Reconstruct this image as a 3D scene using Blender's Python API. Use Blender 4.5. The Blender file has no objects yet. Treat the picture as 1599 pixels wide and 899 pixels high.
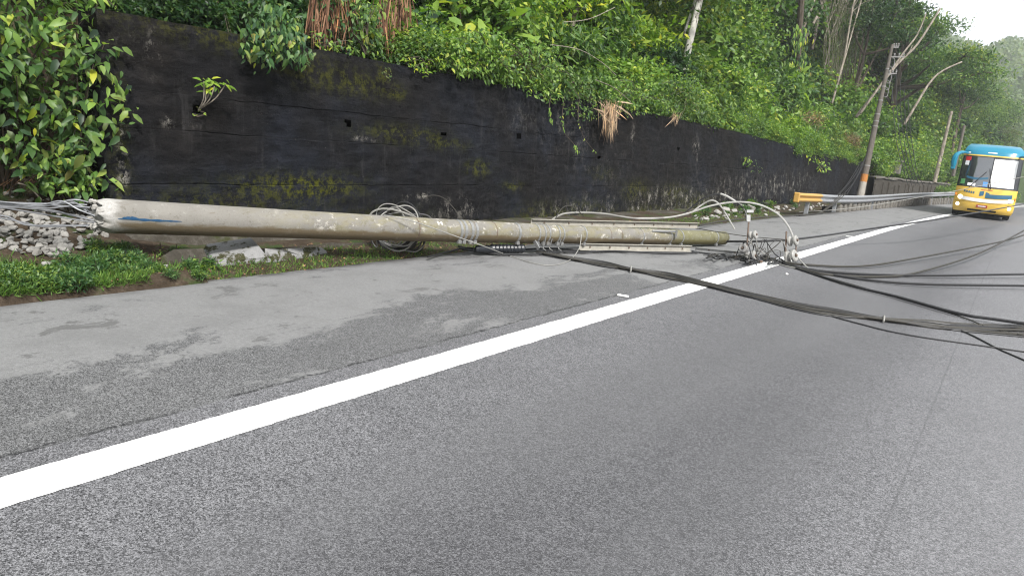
import bpy, bmesh, math, random
import numpy as np
from mathutils import Vector, Matrix, noise as mn

# ------------------------------------------------------------------ camera, world, sun, exposure
sc = bpy.context.scene
COL = sc.collection
R = math.radians
F_PX, CX, CY, CAM_H = 1155.0, 799.5, 449.5, 1.6
PITCH, YAW, ROLL = R(11.281), R(33.224), R(5.711)
fw = Vector((-math.sin(YAW) * math.cos(PITCH), math.cos(YAW) * math.cos(PITCH), -math.sin(PITCH)))
r0 = Vector((math.cos(YAW), math.sin(YAW), 0)); u0 = r0.cross(fw)
rt = r0 * math.cos(ROLL) + u0 * math.sin(ROLL); up = u0 * math.cos(ROLL) - r0 * math.sin(ROLL)
CAM = Vector((0, 0, CAM_H))
cam = bpy.data.cameras.new("camera"); camo = bpy.data.objects.new("camera", cam); COL.objects.link(camo)
cam.sensor_width = 36; cam.lens = 36 * F_PX / 1599.0; cam.clip_end = 3000; cam.clip_start = 0.05
mw = Matrix((rt, up, -fw)).transposed().to_4x4(); mw.translation = CAM
camo.matrix_world = mw
sc.camera = camo

SUN_DIR = Vector((0.62, -0.42, 0.78)).normalized()
sun_el = math.asin(SUN_DIR.z); sun_rot = math.atan2(SUN_DIR.x, SUN_DIR.y)
w = bpy.data.worlds.new("World"); sc.world = w; w.use_nodes = True
nt = w.node_tree; nt.nodes.clear()
sky = nt.nodes.new('ShaderNodeTexSky'); sky.sky_type = 'NISHITA'; sky.sun_disc = False
sky.sun_elevation = sun_el; sky.sun_rotation = sun_rot; sky.air_density = 1.0; sky.dust_density = 4.0; sky.ozone_density = 1.0
hs = nt.nodes.new('ShaderNodeHueSaturation'); hs.inputs['Saturation'].default_value = 0.3
mxw = nt.nodes.new('ShaderNodeMixRGB'); mxw.inputs[0].default_value = 0.6; mxw.inputs[2].default_value = (11.5, 11.9, 12.4, 1)
bg = nt.nodes.new('ShaderNodeBackground'); bg.inputs[1].default_value = 0.09
ow = nt.nodes.new('ShaderNodeOutputWorld')
nt.links.new(sky.outputs[0], hs.inputs['Color']); nt.links.new(hs.outputs[0], mxw.inputs[1])
nt.links.new(mxw.outputs[0], bg.inputs[0]); nt.links.new(bg.outputs[0], ow.inputs[0])
sl = bpy.data.lights.new("sun", 'SUN'); sl.energy = 3.8; sl.angle = R(8); sl.color = (1, .97, .92)
slo = bpy.data.objects.new("sun", sl); COL.objects.link(slo)
slo.rotation_euler = SUN_DIR.to_track_quat('Z', 'Y').to_euler(); slo.location = (20, -20, 60)
sc.view_settings.view_transform = 'Standard'; sc.view_settings.look = 'None'
sc.view_settings.exposure = 0.85; sc.view_settings.gamma = 1
sc.render.engine = 'CYCLES'
sc.cycles.use_denoising = True; sc.cycles.pixel_filter_type = 'BLACKMAN_HARRIS'; sc.cycles.filter_width = 1.15
sc.cycles.max_bounces = 6; sc.cycles.transparent_max_bounces = 8

# ------------------------------------------------------------------ measuring helpers
def ray(px, py): return fw + rt * ((px - CX) / F_PX) - up * ((py - CY) / F_PX)
def gp(px, py, z=0.0): d = ray(px, py); return CAM + d * ((z - CAM_H) / d.z)
def xp(px, py, x): d = ray(px, py); return CAM + d * (x / d.x)
def yp(px, py, y): d = ray(px, py); return CAM + d * (y / d.y)
def dp(px, py, depth): return CAM + ray(px, py) * depth
def bend(y): return 0.0007 * max(0.0, y - 20) ** 2 if y < 160 else 0.0007 * 140 ** 2 + 0.196 * (y - 160)
def rp(s, y, z=0.0): return Vector((s + bend(y), y, z))           # road frame
def sp(px, py, s):                                                # where the view line meets road-frame offset s
    d = ray(px, py); best = None; prev = None; t = .5
    while t < 160:
        p = CAM + d * t; e = p.x - bend(p.y) - s
        if prev is not None and (prev[1] > 0) != (e > 0):
            lo, hi = prev[0], t
            for _ in range(30):
                m = (lo + hi) / 2; p = CAM + d * m
                if (p.x - bend(p.y) - s > 0) == (prev[1] > 0): lo = m
                else: hi = m
            return CAM + d * lo
        if p.y > 0 and (best is None or abs(e) < best[0]): best = (abs(e), t)
        prev = (t, e); t += .5
    return CAM + d * best[1]
rng = np.random.default_rng(7); rnd = random.Random(11)
def fbm(x, y, z=0.0, o=3):
    return mn.fractal(Vector((x, y, z)), 1.0, 2.0, o)

def wall_top(y): return 2.5 + 0.11 * math.sin(min(max((y - 4) / 32, 0), 1) * math.pi) - 0.008 * max(0, y - 25) + 0.02 * fbm(y * .6, 3)
WY0, WY1 = 4.15, 47.0
def hz(s, y):
    n = 0.05 * fbm(s * .8, y * .8)
    if s > -6.2:
        if s > 8.2: return -0.05 - 0.02 * min(s - 8.2, 4) + max(0, s - 16) * 0.35 + n
        return -0.06
    if s > -6.6: base = -0.06 + (-6.2 - s) / .4 * 0.10
    else: base = 0.04
    verge = base + 0.06 * min(1, max(0, (-6.8 - s))) + (n if s < -6.6 else 0)
    # rubble heap ground
    x = s
    verge += 0.30 * math.exp(-((x + 8.3) / 1.0) ** 2 - ((y - 3.5) / 0.8) ** 2)
    if y < WY0:
        a = max(0, -8.35 - s)
        return max(verge, min(0.1 + a * 1.9, 2.35 + max(0, -9.4 - s) * 0.72)) + n
    if y < WY1:
        if s > -8.32: return verge
        return wall_top(y) - 0.08 + max(0, -9.3 - s) * 0.72 + n * 2
    k = min(1, (y - WY1) / 4)
    a = max(0, -7.9 - s)
    hi = 1.4 + max(0, -8.6 - s) * 0.75
    return max(verge, min(0.1 + a * 2.5, hi)) + n * 2

# ------------------------------------------------------------------ node material helpers
class G:
    def __init__(self, name):
        self.m = bpy.data.materials.new(name); self.m.use_nodes = True
        self.t = self.m.node_tree; self.b = self.t.nodes['Principled BSDF']; self.o = self.t.nodes['Material Output']
    def n(self, ty, **kw):
        x = self.t.nodes.new(ty)
        for k, v in kw.items(): setattr(x, k, v)
        return x
    def l(self, a, b): self.t.links.new(a, b)
    def put(self, sock, v):
        if isinstance(v, bpy.types.NodeSocket): self.l(v, sock)
        elif isinstance(v, (tuple, list)) and len(v) == 3 and sock.type == 'RGBA': sock.default_value = (*v, 1)
        else: sock.default_value = v
    def co(self, scale=None, kind='Object'):
        c = self.n('ShaderNodeTexCoord').outputs[kind]
        if scale is None: return c
        mp = self.n('ShaderNodeMapping'); mp.inputs['Scale'].default_value = scale
        self.l(c, mp.inputs[0]); return mp.outputs[0]
    def noise(self, scale, detail=4, rough=.55, vec=None, dist=0):
        x = self.n('ShaderNodeTexNoise'); x.inputs['Scale'].default_value = scale
        x.inputs['Detail'].default_value = detail; x.inputs['Roughness'].default_value = rough; x.inputs['Distortion'].default_value = dist
        self.l(vec if vec is not None else self.co(), x.inputs['Vector']); return x.outputs[0]
    def voro(self, scale, vec=None, feature='F1', out='Color'):
        x = self.n('ShaderNodeTexVoronoi', feature=feature); x.inputs['Scale'].default_value = scale
        self.l(vec if vec is not None else self.co(), x.inputs['Vector']); return x.outputs[out]
    def ramp(self, fac, stops):
        x = self.n('ShaderNodeValToRGB'); e = x.color_ramp.elements
        while len(e) < len(stops): e.new(.5)
        for i, (p, c) in enumerate(stops):
            e[i].position = p; e[i].color = (*c, 1) if len(c) == 3 else c
        self.l(fac, x.inputs[0]); return x.outputs[0]
    def step(self, fac, a, b):
        x = self.n('ShaderNodeMapRange', interpolation_type='SMOOTHSTEP'); self.put(x.inputs[0], fac)
        x.inputs[1].default_value = a; x.inputs[2].default_value = b; return x.outputs[0]
    def mix(self, fac, a, b, blend='MIX'):
        x = self.n('ShaderNodeMixRGB', blend_type=blend)
        self.put(x.inputs[0], fac); self.put(x.inputs[1], a); self.put(x.inputs[2], b); return x.outputs[0]
    def mth(self, op, a, b=0.0, c=0.0):
        x = self.n('ShaderNodeMath', operation=op)
        self.put(x.inputs[0], a); self.put(x.inputs[1], b); self.put(x.inputs[2], c); return x.outputs[0]
    def attr(self, name): return self.n('ShaderNodeAttribute', attribute_name=name).outputs['Fac']
    def bump(self, h, strength=.4, dist=.01):
        x = self.n('ShaderNodeBump'); x.inputs['Strength'].default_value = strength; x.inputs['Distance'].default_value = dist
        self.l(h, x.inputs['Height']); self.l(x.outputs[0], self.b.inputs['Normal'])
    def xyz(self, vec=None):
        x = self.n('ShaderNodeSeparateXYZ'); self.l(vec if vec is not None else self.co(), x.inputs[0]); return x.outputs
    def done(self, color, rough=.7, spec=.3, metal=0):
        self.put(self.b.inputs['Base Color'], color); self.put(self.b.inputs['Roughness'], rough)
        self.b.inputs['Specular IOR Level'].default_value = spec; self.b.inputs['Metallic'].default_value = metal
        return self.m

MT = {}
def flat(name, col, rough=.6, spec=.3, metal=0, var=.25, scale=14, bump=0):
    g = G(name); n = g.noise(scale, 5, .6)
    c = g.mix(n, tuple(v * (1 - var) for v in col), tuple(min(1, v * (1 + var)) for v in col))
    if bump: g.bump(n, bump, .01)
    MT[name] = g.done(c, rough, spec, metal); return MT[name]

def leafmat(name, dark, mid, light, src='attr', trans=.4, rough=.45):
    g = G(name)
    f = g.attr('tint') if src == 'attr' else g.n('ShaderNodeObjectInfo').outputs['Random']
    if src == 'attr':
        f = g.mth('ADD', f, g.mth('MULTIPLY', g.mth('SUBTRACT', g.n('ShaderNodeObjectInfo').outputs['Random'], .5), .22))
    col = g.ramp(f, [(0.0, dark), (.45, mid), (.86, light), (1.0, tuple(min(1, c * k) for c, k in zip(light, (1.5, 1.15, .8))))])
    g.done(col, rough, .35)
    tr = g.n('ShaderNodeBsdfTranslucent'); g.l(g.mix(1, col, (1.25, 1.35, .55), 'MULTIPLY'), tr.inputs[0])
    ms = g.n('ShaderNodeMixShader'); ms.inputs[0].default_value = trans
    g.l(g.b.outputs[0], ms.inputs[1]); g.l(tr.outputs[0], ms.inputs[2]); g.l(ms.outputs[0], g.o.inputs[0])
    MT[name] = g.m
PAL = {'bright': ((.032, .078, .016), (.10, .19, .032), (.22, .315, .06)),
       'mid': ((.022, .056, .016), (.068, .135, .03), (.155, .23, .05)),
       'dark': ((.009, .026, .010), (.026, .065, .02), (.07, .125, .032)),
       'lime': ((.05, .11, .012), (.13, .23, .02), (.25, .33, .035)),
       'blue': ((.018, .05, .02), (.045, .11, .034), (.12, .2, .07)),
       'olive': ((.03, .055, .014), (.07, .1, .024), (.14, .15, .04)),
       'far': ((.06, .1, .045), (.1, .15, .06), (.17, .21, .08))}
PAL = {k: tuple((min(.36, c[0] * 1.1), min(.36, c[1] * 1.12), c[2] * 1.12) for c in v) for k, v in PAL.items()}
for k, v in PAL.items(): leafmat('leaf_' + k, *v); leafmat('bigleaf_' + k, *v, src='obj')
leafmat('leaf_dry', (.05, .035, .018), (.15, .11, .06), (.3, .23, .13), trans=.2, rough=.8)
leafmat('straw', (.14, .09, .055), (.32, .23, .15), (.5, .38, .26), trans=.15, rough=.7)
leafmat('rust_frond', (.022, .01, .006), (.10, .044, .024), (.3, .17, .1), trans=.1, rough=.8)
leafmat('grass', (.03, .07, .012), (.075, .16, .022), (.17, .26, .05), trans=.3, rough=.6)
leafmat('litter', (.05, .03, .018), (.14, .08, .045), (.28, .17, .09), trans=.05, rough=.85)

# asphalt: crushed stone held in bitumen
def asphalt(name, lo, hi, patches=False):
    g = G(name)
    agg = g.voro(250, out='Color'); ag = g.n('ShaderNodeSeparateColor'); g.l(agg, ag.inputs[0])
    agf = g.voro(250, out='Distance'); ag2 = g.n('ShaderNodeSeparateColor'); g.l(g.voro(110, out='Color'), ag2.inputs[0])
    big = g.noise(.7, 5, .6); fine = g.noise(160, 3, .8); mid = g.noise(9, 4, .6)
    v = g.mth('MULTIPLY_ADD', g.mth('POWER', ag.outputs[0], 2.2), .62, .2)
    v = g.mth('ADD', v, g.mth('MULTIPLY', g.step(ag.outputs[1], .86, .97), .28)); v = g.mth('SUBTRACT', v, g.mth('MULTIPLY', g.step(ag.outputs[2], .8, .9), .16))
    v = g.mth('MULTIPLY', v, g.mth('MULTIPLY_ADD', ag2.outputs[0], .9, .52)); v = g.mth('ADD', v, g.mth('MULTIPLY', g.step(ag2.outputs[1], .9, .97), .2))
    v = g.mth('MULTIPLY', v, g.mth('MULTIPLY_ADD', fine, 1.0, .5))
    v = g.mth('MULTIPLY', v, g.mth('MULTIPLY_ADD', mid, .5, .75))
    v = g.mth('MULTIPLY', v, g.mth('MULTIPLY_ADD', big, .5, .75))
    col = g.ramp(v, [(.06, lo), (.75, hi)])
    X = g.xyz()
    if patches:
        stretch = g.noise(1.05, 6, .68, g.co((1.0, .55, 1)), .8)
        st2 = g.noise(6.0, 4, .7, g.co((1.3, .5, 1)), .4)
        bias = g.step(X[0], -5.0, -3.7)            # rougher, uncovered stone towards the lane
        near = g.step(X[1], 14, 6)
        m = g.mth('ADD', g.mth('MULTIPLY_ADD', stretch, 1.25, -.11), g.mth('MULTIPLY', g.mth('MULTIPLY', bias, near), .29))
        m = g.mth('ADD', m, g.mth('MULTIPLY', st2, .3)); m = g.mth('ADD', m, g.mth('MULTIPLY', g.mth('SUBTRACT', g.noise(24, 4, .75), .5), .3))
        cover = g.step(m, .87, .76)                # pale worn slurry coat
        pale = g.mix(g.noise(30, 5, .8), (.10, .10, .101), (.285, .285, .285)); pale = g.mix(g.mth('MULTIPLY', g.step(ag.outputs[0], .55, .9), .35), pale, (.06, .06, .062)); pale = g.mix(g.mth('MULTIPLY', g.step(g.noise(1.7, 5, .7), .45, .65), .3), pale, (.1, .1, .1))
        pale = g.mix(g.mth('MULTIPLY', g.step(g.noise(3.0, 6, .72, g.co((1, .6, 1)), 1.0), .585, .64), .75), pale, (.085, .084, .083))
        col = g.mix(g.mth('MULTIPLY', cover, .93), col, pale)
        # torn seam and its fringe beside the lane
        wob = g.mth('MULTIPLY', g.mth('SUBTRACT', g.noise(4.5, 5, .7), .5), .16)
        d = g.mth('ABSOLUTE', g.mth('ADD', g.mth('ADD', X[0], 3.50), wob))
        col = g.mix(g.mth('MULTIPLY', g.mth('MULTIPLY', g.step(d, .026, .004), g.step(g.noise(2.2, 3, .6), .34, .5)), g.step(g.noise(26, 4, .8), .42, .52)), col, (.018, .018, .02))
        dirt = g.mth('MULTIPLY', g.step(X[0], -5.95, -6.3), g.step(g.noise(3.5, 5, .7), .35, .6))
        col = g.mix(dirt, col, (.045, .043, .042))
    else:
        wob = g.mth('MULTIPLY', g.mth('SUBTRACT', g.noise(1.3, 3, .6), .5), .012)
        d = g.mth('ABSOLUTE', g.mth('ADD', g.mth('ADD', g.attr('road_s'), .215), wob))
        seam = g.mth('MULTIPLY', g.step(d, .011, .003), g.mth('MULTIPLY_ADD', g.noise(30, 4, .8), .9, .1))
        rs = g.attr('road_s'); oil = g.mth('MULTIPLY', g.mth('MULTIPLY', g.step(rs, -2.7, -1.7), g.step(rs, -.25, -.95)), g.mth('MULTIPLY_ADD', g.noise(.5, 4, .6, g.co((1.5, .25, 1))), 1.0, .25))
        col = g.mix(g.mth('MULTIPLY', oil, .5), col, (.028, .028, .031))
        pa = g.mth('MULTIPLY', g.step(rs, -.7, .4), .3); col = g.mix(pa, col, (.19, .19, .197))
        col = g.mix(g.mth('MULTIPLY', g.step(g.noise(2.6, 5, .75), .67, .72), .5), col, (.03, .03, .032))
        col = g.mix(g.mth('MULTIPLY', seam, .5), col, (.02, .02, .021))
        # faint wheel-polished tracks and dust
        tr = g.noise(.35, 3, .5, g.co((1.6, .12, 1)))
        col = g.mix(g.step(tr, .45, .75), col, g.mix(.5, col, (.13, .13, .135)))
    g.bump(g.mth('SUBTRACT', 1.0, agf), .35, .006)
    MT[name] = g.done(col, g.mth('MULTIPLY_ADD', fine, .25, .55), .35)
asphalt('lane_asphalt', (.011, .011, .0125), (.235, .235, .247))
asphalt('shoulder_asphalt', (.013, .013, .014), (.205, .206, .21), True)

g = G('line_paint'); n1 = g.noise(40, 5, .8); n2 = g.noise(6, 5, .7)
wear = g.step(g.mth('ADD', g.mth('MULTIPLY', n1, .6), g.mth('MULTIPLY', n2, .5)), .60, .70)
MT['line_paint'] = g.done(g.mix(g.mth('MULTIPLY', wear, .55), (.74, .74, .73), (.2, .2, .2)), .6, .3); g.bump(n1, .2, .003)

g = G('soil'); n1 = g.noise(3, 6, .65); n2 = g.noise(22, 5, .7)
c = g.ramp(g.mth('MULTIPLY_ADD', n2, .5, g.mth('MULTIPLY', n1, .5)), [(.3, (.022, .016, .011)), (.5, (.055, .041, .029)), (.72, (.14, .108, .08))])
MT['soil'] = g.done(g.mix(g.mth('MAXIMUM', g.step(n1, .5, .62), g.step(g.xyz()[1], 60, 90)), c, (.035, .055, .018)), .95, .1); g.bump(n2, .8, .04)

# weather-blackened retaining wall
g = G('black_concrete')
P = g.co(); X = g.xyz()
b1 = g.noise(.55, 5, .6); b2 = g.noise(7, 6, .72, g.co((1, .35, 1.2))); st = g.noise(5, 5, .7, g.co((1, 1, .1))); sp_ = g.noise(34, 4, .8)
c = g.ramp(b1, [(.3, (.008, .0072, .0068)), (.5, (.008, .0082, .0095)), (.64, (.009, .0106, .0150)), (.8, (.014, .0115, .0095))])
c = g.mix(1, c, g.ramp(b2, [(.3, (.35, .35, .35)), (.5, (1, 1, 1)), (.72, (2.1, 2.0, 1.9))]), 'MULTIPLY')
c = g.mix(g.mth('MULTIPLY', g.step(st, .56, .74), .5), c, (.035, .034, .034))
moss = g.mth('MULTIPLY', g.attr('moss'), g.step(g.mth('ADD', g.noise(8, 6, .75), g.mth('MULTIPLY', sp_, .4)), .64, .80))
c = g.mix(moss, c, g.mix(sp_, (.016, .02, .003), (.085, .088, .01)))
ch = g.mth('MULTIPLY', g.mth('MULTIPLY', g.attr('chalk'), g.mth('MULTIPLY_ADD', g.step(g.noise(1.9, 5, .75), .42, .62), .85, .15)), g.step(g.mth('ADD', g.mth('MULTIPLY', g.noise(5.5, 7, .85, g.co((1, 1.0, .8))), .8), g.mth('MULTIPLY', sp_, .3)), .55, .63))
c = g.mix(ch, c, g.mix(sp_, (.12, .11, .1), (.4, .38, .34)))
fv = g.noise(15, 6, .85, g.co((1, 1.1, .6))); reg = g.noise(1.1, 5, .7)
c = g.mix(g.mth('MULTIPLY', g.mth('MULTIPLY', g.step(fv, .60, .67), g.step(reg, .42, .62)), g.mth('MULTIPLY_ADD', g.mth('MULTIPLY', g.step(X[1], 9, 15), g.step(X[2], 1.5, .6)), .9, .1)), c, g.mix(sp_, (.03, .028, .025), (.13, .122, .11)))
c = g.mix(g.mth('MULTIPLY', g.step(g.noise(9, 6, .8), .58, .68), .8), c, (.005, .005, .0055))
fl = g.step(g.noise(23, 5, .85), .645, .70)
c = g.mix(g.mth('MULTIPLY', fl, g.mth('MULTIPLY_ADD', g.step(b1, .4, .6), .4, .25)), c, (.16, .15, .135))
c = g.mix(g.mth('MULTIPLY', g.attr('crack'), g.step(g.noise(2.2, 4, .7), .42, .52)), c, (.004, .004, .004))
g.bump(g.mth('ADD', b2, g.mth('MULTIPLY', sp_, .5)), .9, .03)
MT['black_concrete'] = g.done(c, .93, .1)

# the fallen pole: cast concrete, green and brown towards the top
g = G('pole_concrete'); X = g.xyz(g.n('ShaderNodeNewGeometry').outputs['Position'])
sp_ = g.noise(42, 5, .8); st = g.noise(10, 5, .7, g.co((4, .25, 4))); bl = g.noise(2.4, 6, .7)
c = g.mix(bl, (.128, .122, .11), (.225, .214, .193))
c = g.mix(g.mth('MULTIPLY', g.step(sp_, .56, .68), .8), c, (.12, .112, .1)); c = g.mix(g.step(g.noise(11, 6, .8), .56, .68), c, (.115, .105, .088)); c = g.mix(g.mth('MULTIPLY', g.step(g.noise(16, 6, .8, g.co((1, .5, 1))), .6, .66), .6), c, (.3, .29, .27))
far = g.step(X[1], 4.3, 6.6)
c = g.mix(g.mth('MULTIPLY', far, g.step(g.noise(3.3, 6, .7, g.co((2, .8, 2))), .42, .62)), c, (.19, .175, .12))
c = g.mix(g.mth('MULTIPLY', g.mth('MULTIPLY', far, .7), g.step(g.noise(7, 6, .75), .52, .64)), c, (.125, .115, .068))
c = g.mix(g.mth('MULTIPLY', far, g.step(g.noise(8, 5, .8, g.co((1, .8, 1))), .56, .66)), c, (.42, .40, .36))
c = g.mix(g.mth('MULTIPLY', g.step(st, .6, .7), .55), c, (.09, .065, .04))
under_brown = g.step(g.mth('ADD', g.attr('under'), g.mth('MULTIPLY', g.mth('SUBTRACT', g.noise(6, 5, .7, g.co((3, .4, 3))), .5), .35)), .53, .66)
c = g.mix(g.mth('MULTIPLY', under_brown, .85), c, (.105, .078, .042))  # browner on the lower side of the shaft, boundary roughened by noise
c = g.mix(g.mth('MULTIPLY', g.attr('broken'), g.mth('MULTIPLY_ADD', sp_, .8, .3)), c, g.mix(sp_, (.22, .215, .205), (.52, .51, .49)))
c = g.mix(g.mth('MULTIPLY', g.step(X[1], 12.0, 12.6), .5), c, (.11, .11, .035))
g.bump(g.mth('ADD', sp_, st), .35, .008)
MT['pole_concrete'] = g.done(c, .85, .25)

g = G('rubble_concrete'); n1 = g.noise(9, 6, .7); rr = g.n('ShaderNodeObjectInfo').outputs['Random']
c = g.mix(n1, (.17, .165, .155), (.44, .43, .41)); c = g.mix(g.mth('MULTIPLY', rr, .35), c, (.2, .18, .155))
g.bump(n1, .7, .02); MT['rubble_concrete'] = g.done(c, .9, .2)
g = G('mossy_slab'); n1 = g.noise(5, 6, .7); n2 = g.noise(30, 5, .8)
c = g.mix(n2, (.14, .14, .145), (.30, .30, .295)); c = g.mix(g.step(n1, .5, .58), c, g.mix(n2, (.02, .022, .01), (.06, .06, .025)))
c = g.mix(g.step(g.noise(3, 5, .7), .58, .7), c, (.1, .085, .07))
g.bump(n1, .5, .02); MT['mossy_slab'] = g.done(c, .9, .2)
g = G('old_gutter'); n1 = g.noise(2.5, 6, .7); n2 = g.noise(18, 5, .8)
c = g.ramp(g.mth('MULTIPLY_ADD', n2, .4, g.mth('MULTIPLY', n1, .6)), [(.3, (.02, .018, .014)), (.5, (.05, .044, .035)), (.7, (.13, .12, .105))])
c = g.mix(g.step(g.noise(1.6, 6, .7), .52, .62), c, (.035, .04, .014)); g.bump(n2, .6, .02)
MT['old_gutter'] = g.done(c, .9, .2)
g = G('galvanised'); n1 = g.noise(30, 4, .6); n2 = g.noise(5, 4, .6)
MT['galvanised'] = g.done(g.mix(g.step(n2, .55, .75), g.mix(n1, (.19, .195, .2), (.36, .36, .35)), (.28, .24, .19)), .42, .5, .55)
g = G('rail_steel'); n1 = g.noise(3, 5, .7)
MT['rail_steel'] = g.done(g.mix(n1, (.2, .21, .225), (.4, .41, .43)), .45, .5, .5)
flat('yellow_paint', (.42, .25, .065), .5, .4, var=.15)
flat('orange_paint', (.36, .15, .04), .7, .2, var=.2)
flat('blue_spray', (.012, .055, .12), .6, .3, var=.4, scale=30)
flat('white_chalk', (.5, .49, .46), .8, .2, var=.15, scale=50)
flat('porcelain', (.27, .265, .25), .35, .5, var=.4, scale=18)
flat('dark_pvc', (.012, .014, .018), .4, .5, var=.35)
flat('black_cable', (.017, .017, .018), .5, .45, var=.35, scale=6)
flat('grey_cable', (.22, .215, .2), .5, .4, var=.3, scale=6)
flat('dusty_cable', (.036, .034, .029), .65, .3, var=.45, scale=5)
flat('pale_cable', (.31, .305, .29), .5, .4, var=.25, scale=5)
flat('rusty_steel', (.12, .085, .065), .75, .3, var=.4, scale=20)
flat('strand_steel', (.2, .205, .22), .5, .4, .3, var=.35, scale=20)
flat('old_timber', (.2, .185, .165), .85, .2, var=.35, scale=10)
flat('channel_grey', (.3, .285, .25), .7, .3, var=.5, scale=9)
flat('white_litter', (.75, .75, .73), .5, .4, var=.06)
flat('pole_grey', (.11, .098, .085), .9, .2, var=.4, scale=5)
flat('rail_dull', (.2, .195, .19), .7, .3, var=.3)
flat('pole_foot_grey', (.3, .28, .25), .9, .2, var=.3, scale=6)
flat('masonry', (.062, .056, .048), .95, .15, var=.5, scale=4, bump=.6)
g = G('white_bark'); n1 = g.noise(5, 6, .75, g.co((1, 1, .6))); n2 = g.noise(26, 4, .7)
c = g.mix(n2, (.3, .29, .26), (.62, .6, .55)); c = g.mix(g.step(n1, .53, .6), c, (.09, .08, .065)); g.bump(n2, .4, .02)
MT['white_bark'] = g.done(c, .85, .2)
g = G('bark'); n1 = g.noise(7, 6, .7, g.co((1, 1, .2)))
MT['bark'] = g.done(g.ramp(n1, [(.3, (.03, .024, .018)), (.7, (.14, .115, .09))]), .9, .15); g.bump(n1, .7, .03)
g = G('pale_bark'); n1 = g.noise(7, 6, .7, g.co((1, 1, .3)))
MT['pale_bark'] = g.done(g.ramp(n1, [(.3, (.1, .085, .065)), (.7, (.34, .3, .25))]), .9, .15); g.bump(n1, .5, .03)
# bus finishes
flat('bus_yellow', (.66, .43, .075), .28, .5, var=.06); flat('bus_blue', (.006, .17, .27), .3, .5, var=.06)
flat('bus_white', (.78, .79, .8), .28, .5, var=.05); flat('bus_navy', (.02, .10, .17), .35, .5, var=.1)
flat('rubber', (.014, .014, .015), .8, .2); flat('plate_red', (.4, .05, .045), .4, .4)
flat('amber_lens', (.75, .22, .03), .2, .5, var=.05); flat('sticker_red', (.5, .03, .03), .4, .4); flat('sticker_green', (.1, .32, .12), .4, .4)
flat('card_blue', (.08, .25, .55), .4, .4); flat('curtain_white', (.78, .78, .77), .8, .2, var=.08)
g = G('windscreen_glass'); n1 = g.noise(2.6, 4, .6)
g.b.inputs['IOR'].default_value = 2.0; MT['windscreen_glass'] = g.done(g.mix(n1, (.012, .016, .02), (.03, .036, .042)), .04, .8)
g = G('tinted_glass'); MT['tinted_glass'] = g.done((.016, .02, .025), .05, .8)
g = G('headlight_lit'); g.b.inputs['Emission Color'].default_value = (1, .93, .72, 1); g.b.inputs['Emission Strength'].default_value = 2.2
MT['headlight_lit'] = g.done((.8, .8, .75), .2, .5)
g = G('fog_hill_soil'); MT['fog_hill_soil'] = g.done(g.mix(g.noise(.03, 5, .6), (.04, .06, .03), (.075, .095, .045)), .95, .1)

# ------------------------------------------------------------------ object helpers
def tag(o, label=None, cat=None, group=None, kind=None):
    if label: o['label'] = label
    if cat: o['category'] = cat
    if group: o['group'] = group
    if kind: o['kind'] = kind
    return o
def thing(name, label, cat, loc=(0, 0, 0), group=None):
    o = bpy.data.objects.new(name, None); COL.objects.link(o); o.location = loc; o.empty_display_size = .2
    return tag(o, label, cat, group)
def link(name, me, parent=None, loc=(0, 0, 0)):
    o = bpy.data.objects.new(name, me); COL.objects.link(o)
    if parent: o.parent = parent
    o.location = loc
    return o
def dup(root, **kw):
    r = root.copy(); COL.objects.link(r)
    for ch in root.children:
        c = ch.copy(); COL.objects.link(c); c.parent = r
        for gch in ch.children:
            d = gch.copy(); COL.objects.link(d); d.parent = c
    return r
def wloc(o):
    v = Vector(o.location)
    while o.parent: o = o.parent; v += Vector(o.location)
    return v

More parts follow.
